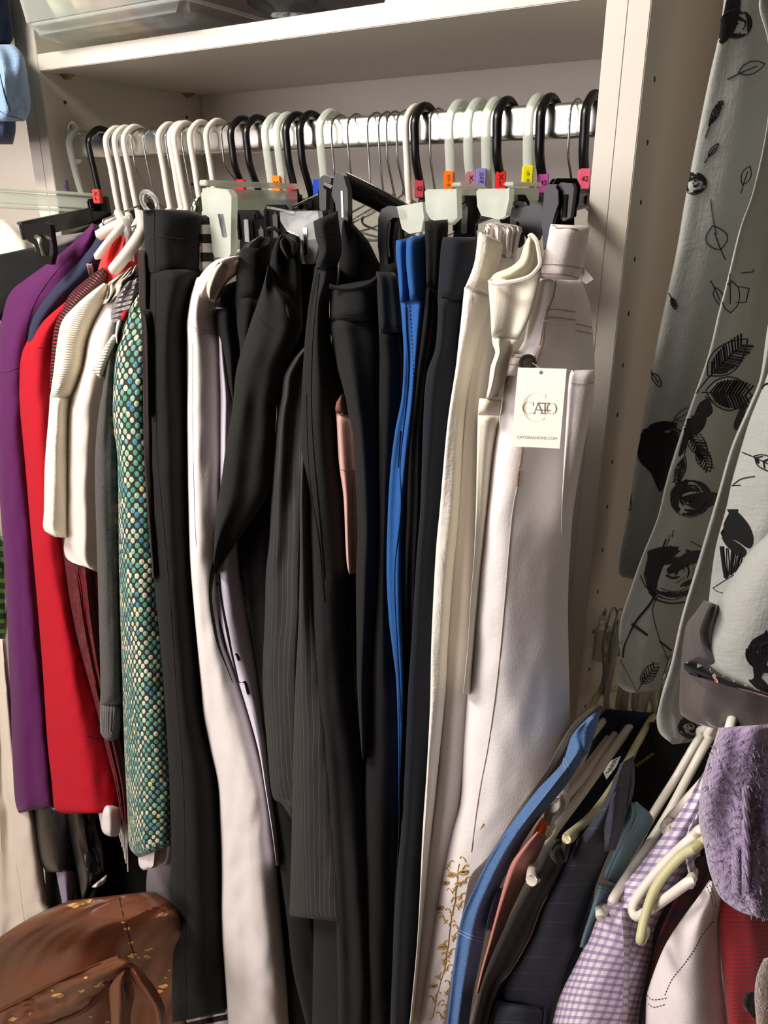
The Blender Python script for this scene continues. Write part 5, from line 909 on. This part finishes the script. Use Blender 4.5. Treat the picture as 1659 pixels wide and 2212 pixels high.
o, s = gar('brown_jacket', 'black-brown jacket with lapel between salmon cardigan and navy jacket', 'jacket', [(1196, 1815, 1232, 1806), (1170, 1850, 1230, 1836), (1143, 1907, 1200, 1900), (1110, 1965, 1168, 1960), (1087, 2010, 1146, 2020), (1056, 2080, 1108, 2090), (1036, 2140, 1072, 2140), (1012, 2240, 1048, 2240)], -.255, cloth('black_brown', (38, 33, 32)), th=.02, amp=.006, **K)
part('lapel', [(1190, 1835, 1228, 1810), (1188, 1850, 1230, 1835), (1205, 1868, 1224, 1862)], -.262, cloth('black_brown', (38, 33, 32)), o, th=.006, **K)
gar('black_shirt', 'black garment with yellow script behind navy pinstripe jacket', 'shirt', [(1300, 1590, 1500, 1560), (1330, 1620, 1500, 1610), (1350, 1680, 1460, 1690), (1350, 1760, 1420, 1760), (1340, 1900, 1400, 1880), (1300, 2050, 1340, 2050)], -.01, cloth('jet_black', (10, 10, 12)), th=.015, amp=.003, **K,
    decor=lambda m, o: [d_line(m, o, [(x, y), (x+3, y-5), (x+5, y+1), (x+8, y-6)], .0008, plain('yellow_ink', (190, 160, 60), .5), 2) for x, y in [(1372+i*6.5, 1655-i*4.6) for i in range(6)]]+[d_line(m, o, [(1384, 1600), (1376, 1625), (1370, 1640)], .0006, plain('yellow_ink', (190, 160, 60), .5))])
gar('navy_shirt', 'very dark navy garment behind the lower rail hangers', 'shirt', [(1290, 1530, 1420, 1540), (1280, 1600, 1420, 1600), (1250, 1680, 1400, 1680), (1220, 1760, 1340, 1760), (1190, 1850, 1300, 1850), (1180, 1960, 1280, 1960), (1150, 2240, 1250, 2240)], -.0, DEND, th=.02, **K)
gar('dark_sweater', 'black background garment behind gingham shirt', 'sweater', [(1400, 1560, 1560, 1560), (1400, 1700, 1560, 1700), (1380, 1900, 1540, 1900), (1280, 2050, 1480, 2050), (1240, 2240, 1460, 2240)], -.02, BK3, th=.02, **K)
mb = MB(); P = [U(a, b, 'y', -.135) for a, b in [(1303, 1668), (1318, 1645), (1341, 1634), (1332, 1655), (1310, 1684)]]; extr(mb, P, (0, 1, 0), .001, CARD)
for i in range(4): tube(mb, [U(1309+i*4, 1670-i*8, 'y', -.1355), U(1322+i*4, 1660-i*7, 'y', -.1355)], .0004, TAUP, 4, 1)
mk('care_label', mb, None, 'white care label hanging under the yellow-green hanger', 'label')
o, s = gar('navy_jacket', 'navy pinstripe jacket, dark, right of the black-brown jacket', 'jacket', [(1340, 1650, 1369, 1632), (1310, 1720, 1370, 1700), (1275, 1780, 1350, 1775), (1232, 1836, 1318, 1836), (1200, 1905, 1292, 1900), (1168, 1965, 1270, 1965), (1146, 2024, 1248, 2030), (1106, 2094, 1222, 2094), (1068, 2145, 1208, 2151), (1044, 2240, 1188, 2240)], -.228, PIN2, th=.02, amp=.006, side=.02, **K)
part('pocket_flap', [(1066, 2160, 1186, 2180), (1052, 2200, 1184, 2205), (1046, 2240, 1182, 2240)], -.240, PIN2, o, th=.006, side=.02, amp=.002, **K)
part('lapel', [(1302, 1742, 1368, 1640), (1300, 1770, 1368, 1690), (1305, 1800, 1352, 1765), (1306, 1840, 1330, 1835)], -.236, PIN2, o, th=.006, **K)
TEA = rib('teal_rib_knit', (104, 142, 152), .0036, .0005, 'v')
o, s = gar('teal_sweater', 'dusty teal ribbed knit sweater left of the gingham shirt', 'sweater', [(1295, 1905, 1330, 1915), (1285, 1935, 1318, 1945), (1275, 1970, 1300, 1985), (1262, 2010, 1284, 2020), (1252, 2045, 1270, 2050)], -.215, TEA, th=.015, amp=.003, **K)
part('collar', [(1362, 1735, 1375, 1732), (1358, 1750, 1411, 1768), (1340, 1800, 1388, 1815), (1318, 1850, 1358, 1865), (1303, 1885, 1334, 1905), (1306, 1896, 1322, 1908)], -.205, rib('teal_rib_fold', (112, 150, 160), .0045, .0006, 'u'), o, th=.012, amp=.003, **K)
GIN = gingham('purple_gingham', (236, 226, 232), (120, 90, 160), .0082, .42)
o, s = gar('gingham_shirt', 'white and purple gingham shirt, the only checked lilac shirt', 'shirt', [(1524, 1660, 1550, 1668, .04), (1478, 1740, 1530, 1745, .03), (1434, 1799, 1506, 1800, .02), (1373, 1879, 1480, 1885, .01), (1302, 1963, 1420, 1990), (1270, 2030, 1406, 2060), (1237, 2095, 1396, 2110), (1210, 2150, 1384, 2170), (1180, 2240, 1374, 2240)], -.225, GIN, th=.015, amp=.007, side=.02, nu=30, **K)
part('button_placket', [(1340, 1960, 1358, 1962), (1346, 2020, 1360, 2022), (1348, 2080, 1360, 2082), (1346, 2150, 1358, 2150), (1340, 2240, 1352, 2240)], -.238, GIN, o, th=.004, amp=.001, **K)
part('collar', [(1490, 1780, 1530, 1720), (1478, 1830, 1515, 1800), (1488, 1890, 1512, 1860), (1500, 1905, 1508, 1900)], -.212, GIN, o, 'checked collar', th=.005, **K)
PLD = gingham('dark_plaid', (84, 12, 26), (14, 12, 22), .028, .5, (16, 14, 30))
gar('plaid_shirt', 'dark red and black plaid shirt between gingham and white shirts', 'shirt', [(1500, 1850, 1545, 1850), (1468, 1920, 1520, 1920), (1430, 2000, 1480, 1990), (1412, 2060, 1440, 2050), (1400, 2140, 1420, 2140), (1380, 2240, 1410, 2240)], -.205, PLD, th=.015, **K)
def dec(m, o):
    D(([(1527, 1915), (1537, 1938), (1540, 1960)], .0006, BTH, (4, 3)), ([(1533, 1912), (1543, 1935), (1546, 1960)], .0006, BTH, (4, 3)), ([(1542, 1990), (1520, 2015), (1500, 2050), (1476, 2085), (1452, 2115), (1436, 2150)], .0006, BTH, (4, 3)),
      ([(1398, 2150), (1410, 2160), (1440, 2156)], .0006, BTH, (4, 3)), ([(1400, 2168), (1412, 2176), (1436, 2170)], .0006, BTH, (4, 3)))(m, o)
WS, s = gar('white_shirt', 'white shirt with black contrast stitching at lower right', 'shirt', [(1533, 1900, 1545, 1910), (1510, 1935, 1560, 1945), (1480, 1975, 1552, 1990), (1446, 2025, 1556, 2057), (1424, 2070, 1560, 2110), (1404, 2125, 1568, 2160), (1396, 2160, 1572, 2190), (1394, 2250, 1580, 2250)], -.240, cloth('white_satin_shirt', (236, 228, 228), rough=.6), th=.015, amp=.010, side=.02, **K, decor=dec)
o, s = gar('red_sweater', 'deep red knit sweater under the lavender sweater', 'sweater', [(1558, 1935, 1668, 1960), (1552, 1990, 1680, 1990), (1556, 2057, 1700, 2057), (1564, 2130, 1700, 2130), (1575, 2250, 1700, 2250)], -.225, rib('red_rib_knit', (150, 16, 30), .0036, .0003, 'v'), th=.02, amp=.007, **K)
part('black_motif', [(1610, 2145, 1640, 2140), (1604, 2170, 1636, 2170), (1612, 2184, 1630, 2200)], -.240, INK, o, 'black patch', th=.004, **K)
gar('brown_fleece', 'brown fleecy garment in the bottom right corner', 'sweater', [(1650, 2070, 1720, 2060), (1634, 2110, 1720, 2110), (1630, 2160, 1720, 2160), (1638, 2250, 1720, 2250)], -.262, fluffy('brown_fleece', (112, 86, 70)), th=.02, amp=.004, **K)
LAV = fluffy('lavender_mohair', (152, 130, 172))
o, s = gar('lavender_sweater', 'fluffy lavender cable knit sweater at the right edge', 'sweater', [(1552, 1572, 1720, 1560), (1540, 1610, 1720, 1600), (1526, 1650, 1720, 1650), (1516, 1691, 1720, 1700), (1509, 1766, 1720, 1780), (1520, 1822, 1720, 1840), (1532, 1880, 1715, 1890), (1554, 1935, 1710, 1930), (1585, 1962, 1690, 1965), (1610, 1974, 1672, 1984), (1640, 1982, 1660, 1988)], -.268, LAV, th=.03, amp=.012, freq=3, stretch=6, wr=.004, nu=44, **K)
mb = MB(); R = random.Random(3)
for i in range(420):
    y = R.uniform(1600, 1975); x = (1628+R.uniform(-14, 26)) if i % 2 else (1600+(y-1800)*.1+R.gauss(0, 40)); p = hit(s, min(1700, max(1530, x)), y, .0005)
    d = Vector((R.uniform(-1, 1), R.uniform(-1, -.2), R.uniform(-1, .6))).normalized()*R.uniform(.002, .005); tube(mb, [p, p+d*.5+Vector((0, 0, .001)), p+d], .00035, LAV, 3, 2)
ob = mk('fuzz', mb, o, kind='stuff')
for k, (x, ya, yb) in enumerate([(1590, 1830, 1930), (1612, 1700, 1925)]):
    mb = MB()
    for sg in (0, 2.09, 4.19): tube(mb, [hit(s, x+4*math.sin(i*.9+sg), ya+(yb-ya)*i/16, .002+.0015*math.cos(i*.9+sg)) for i in range(17)], .0018, LAV, 6, 3)
    mk('cable', mb, o)
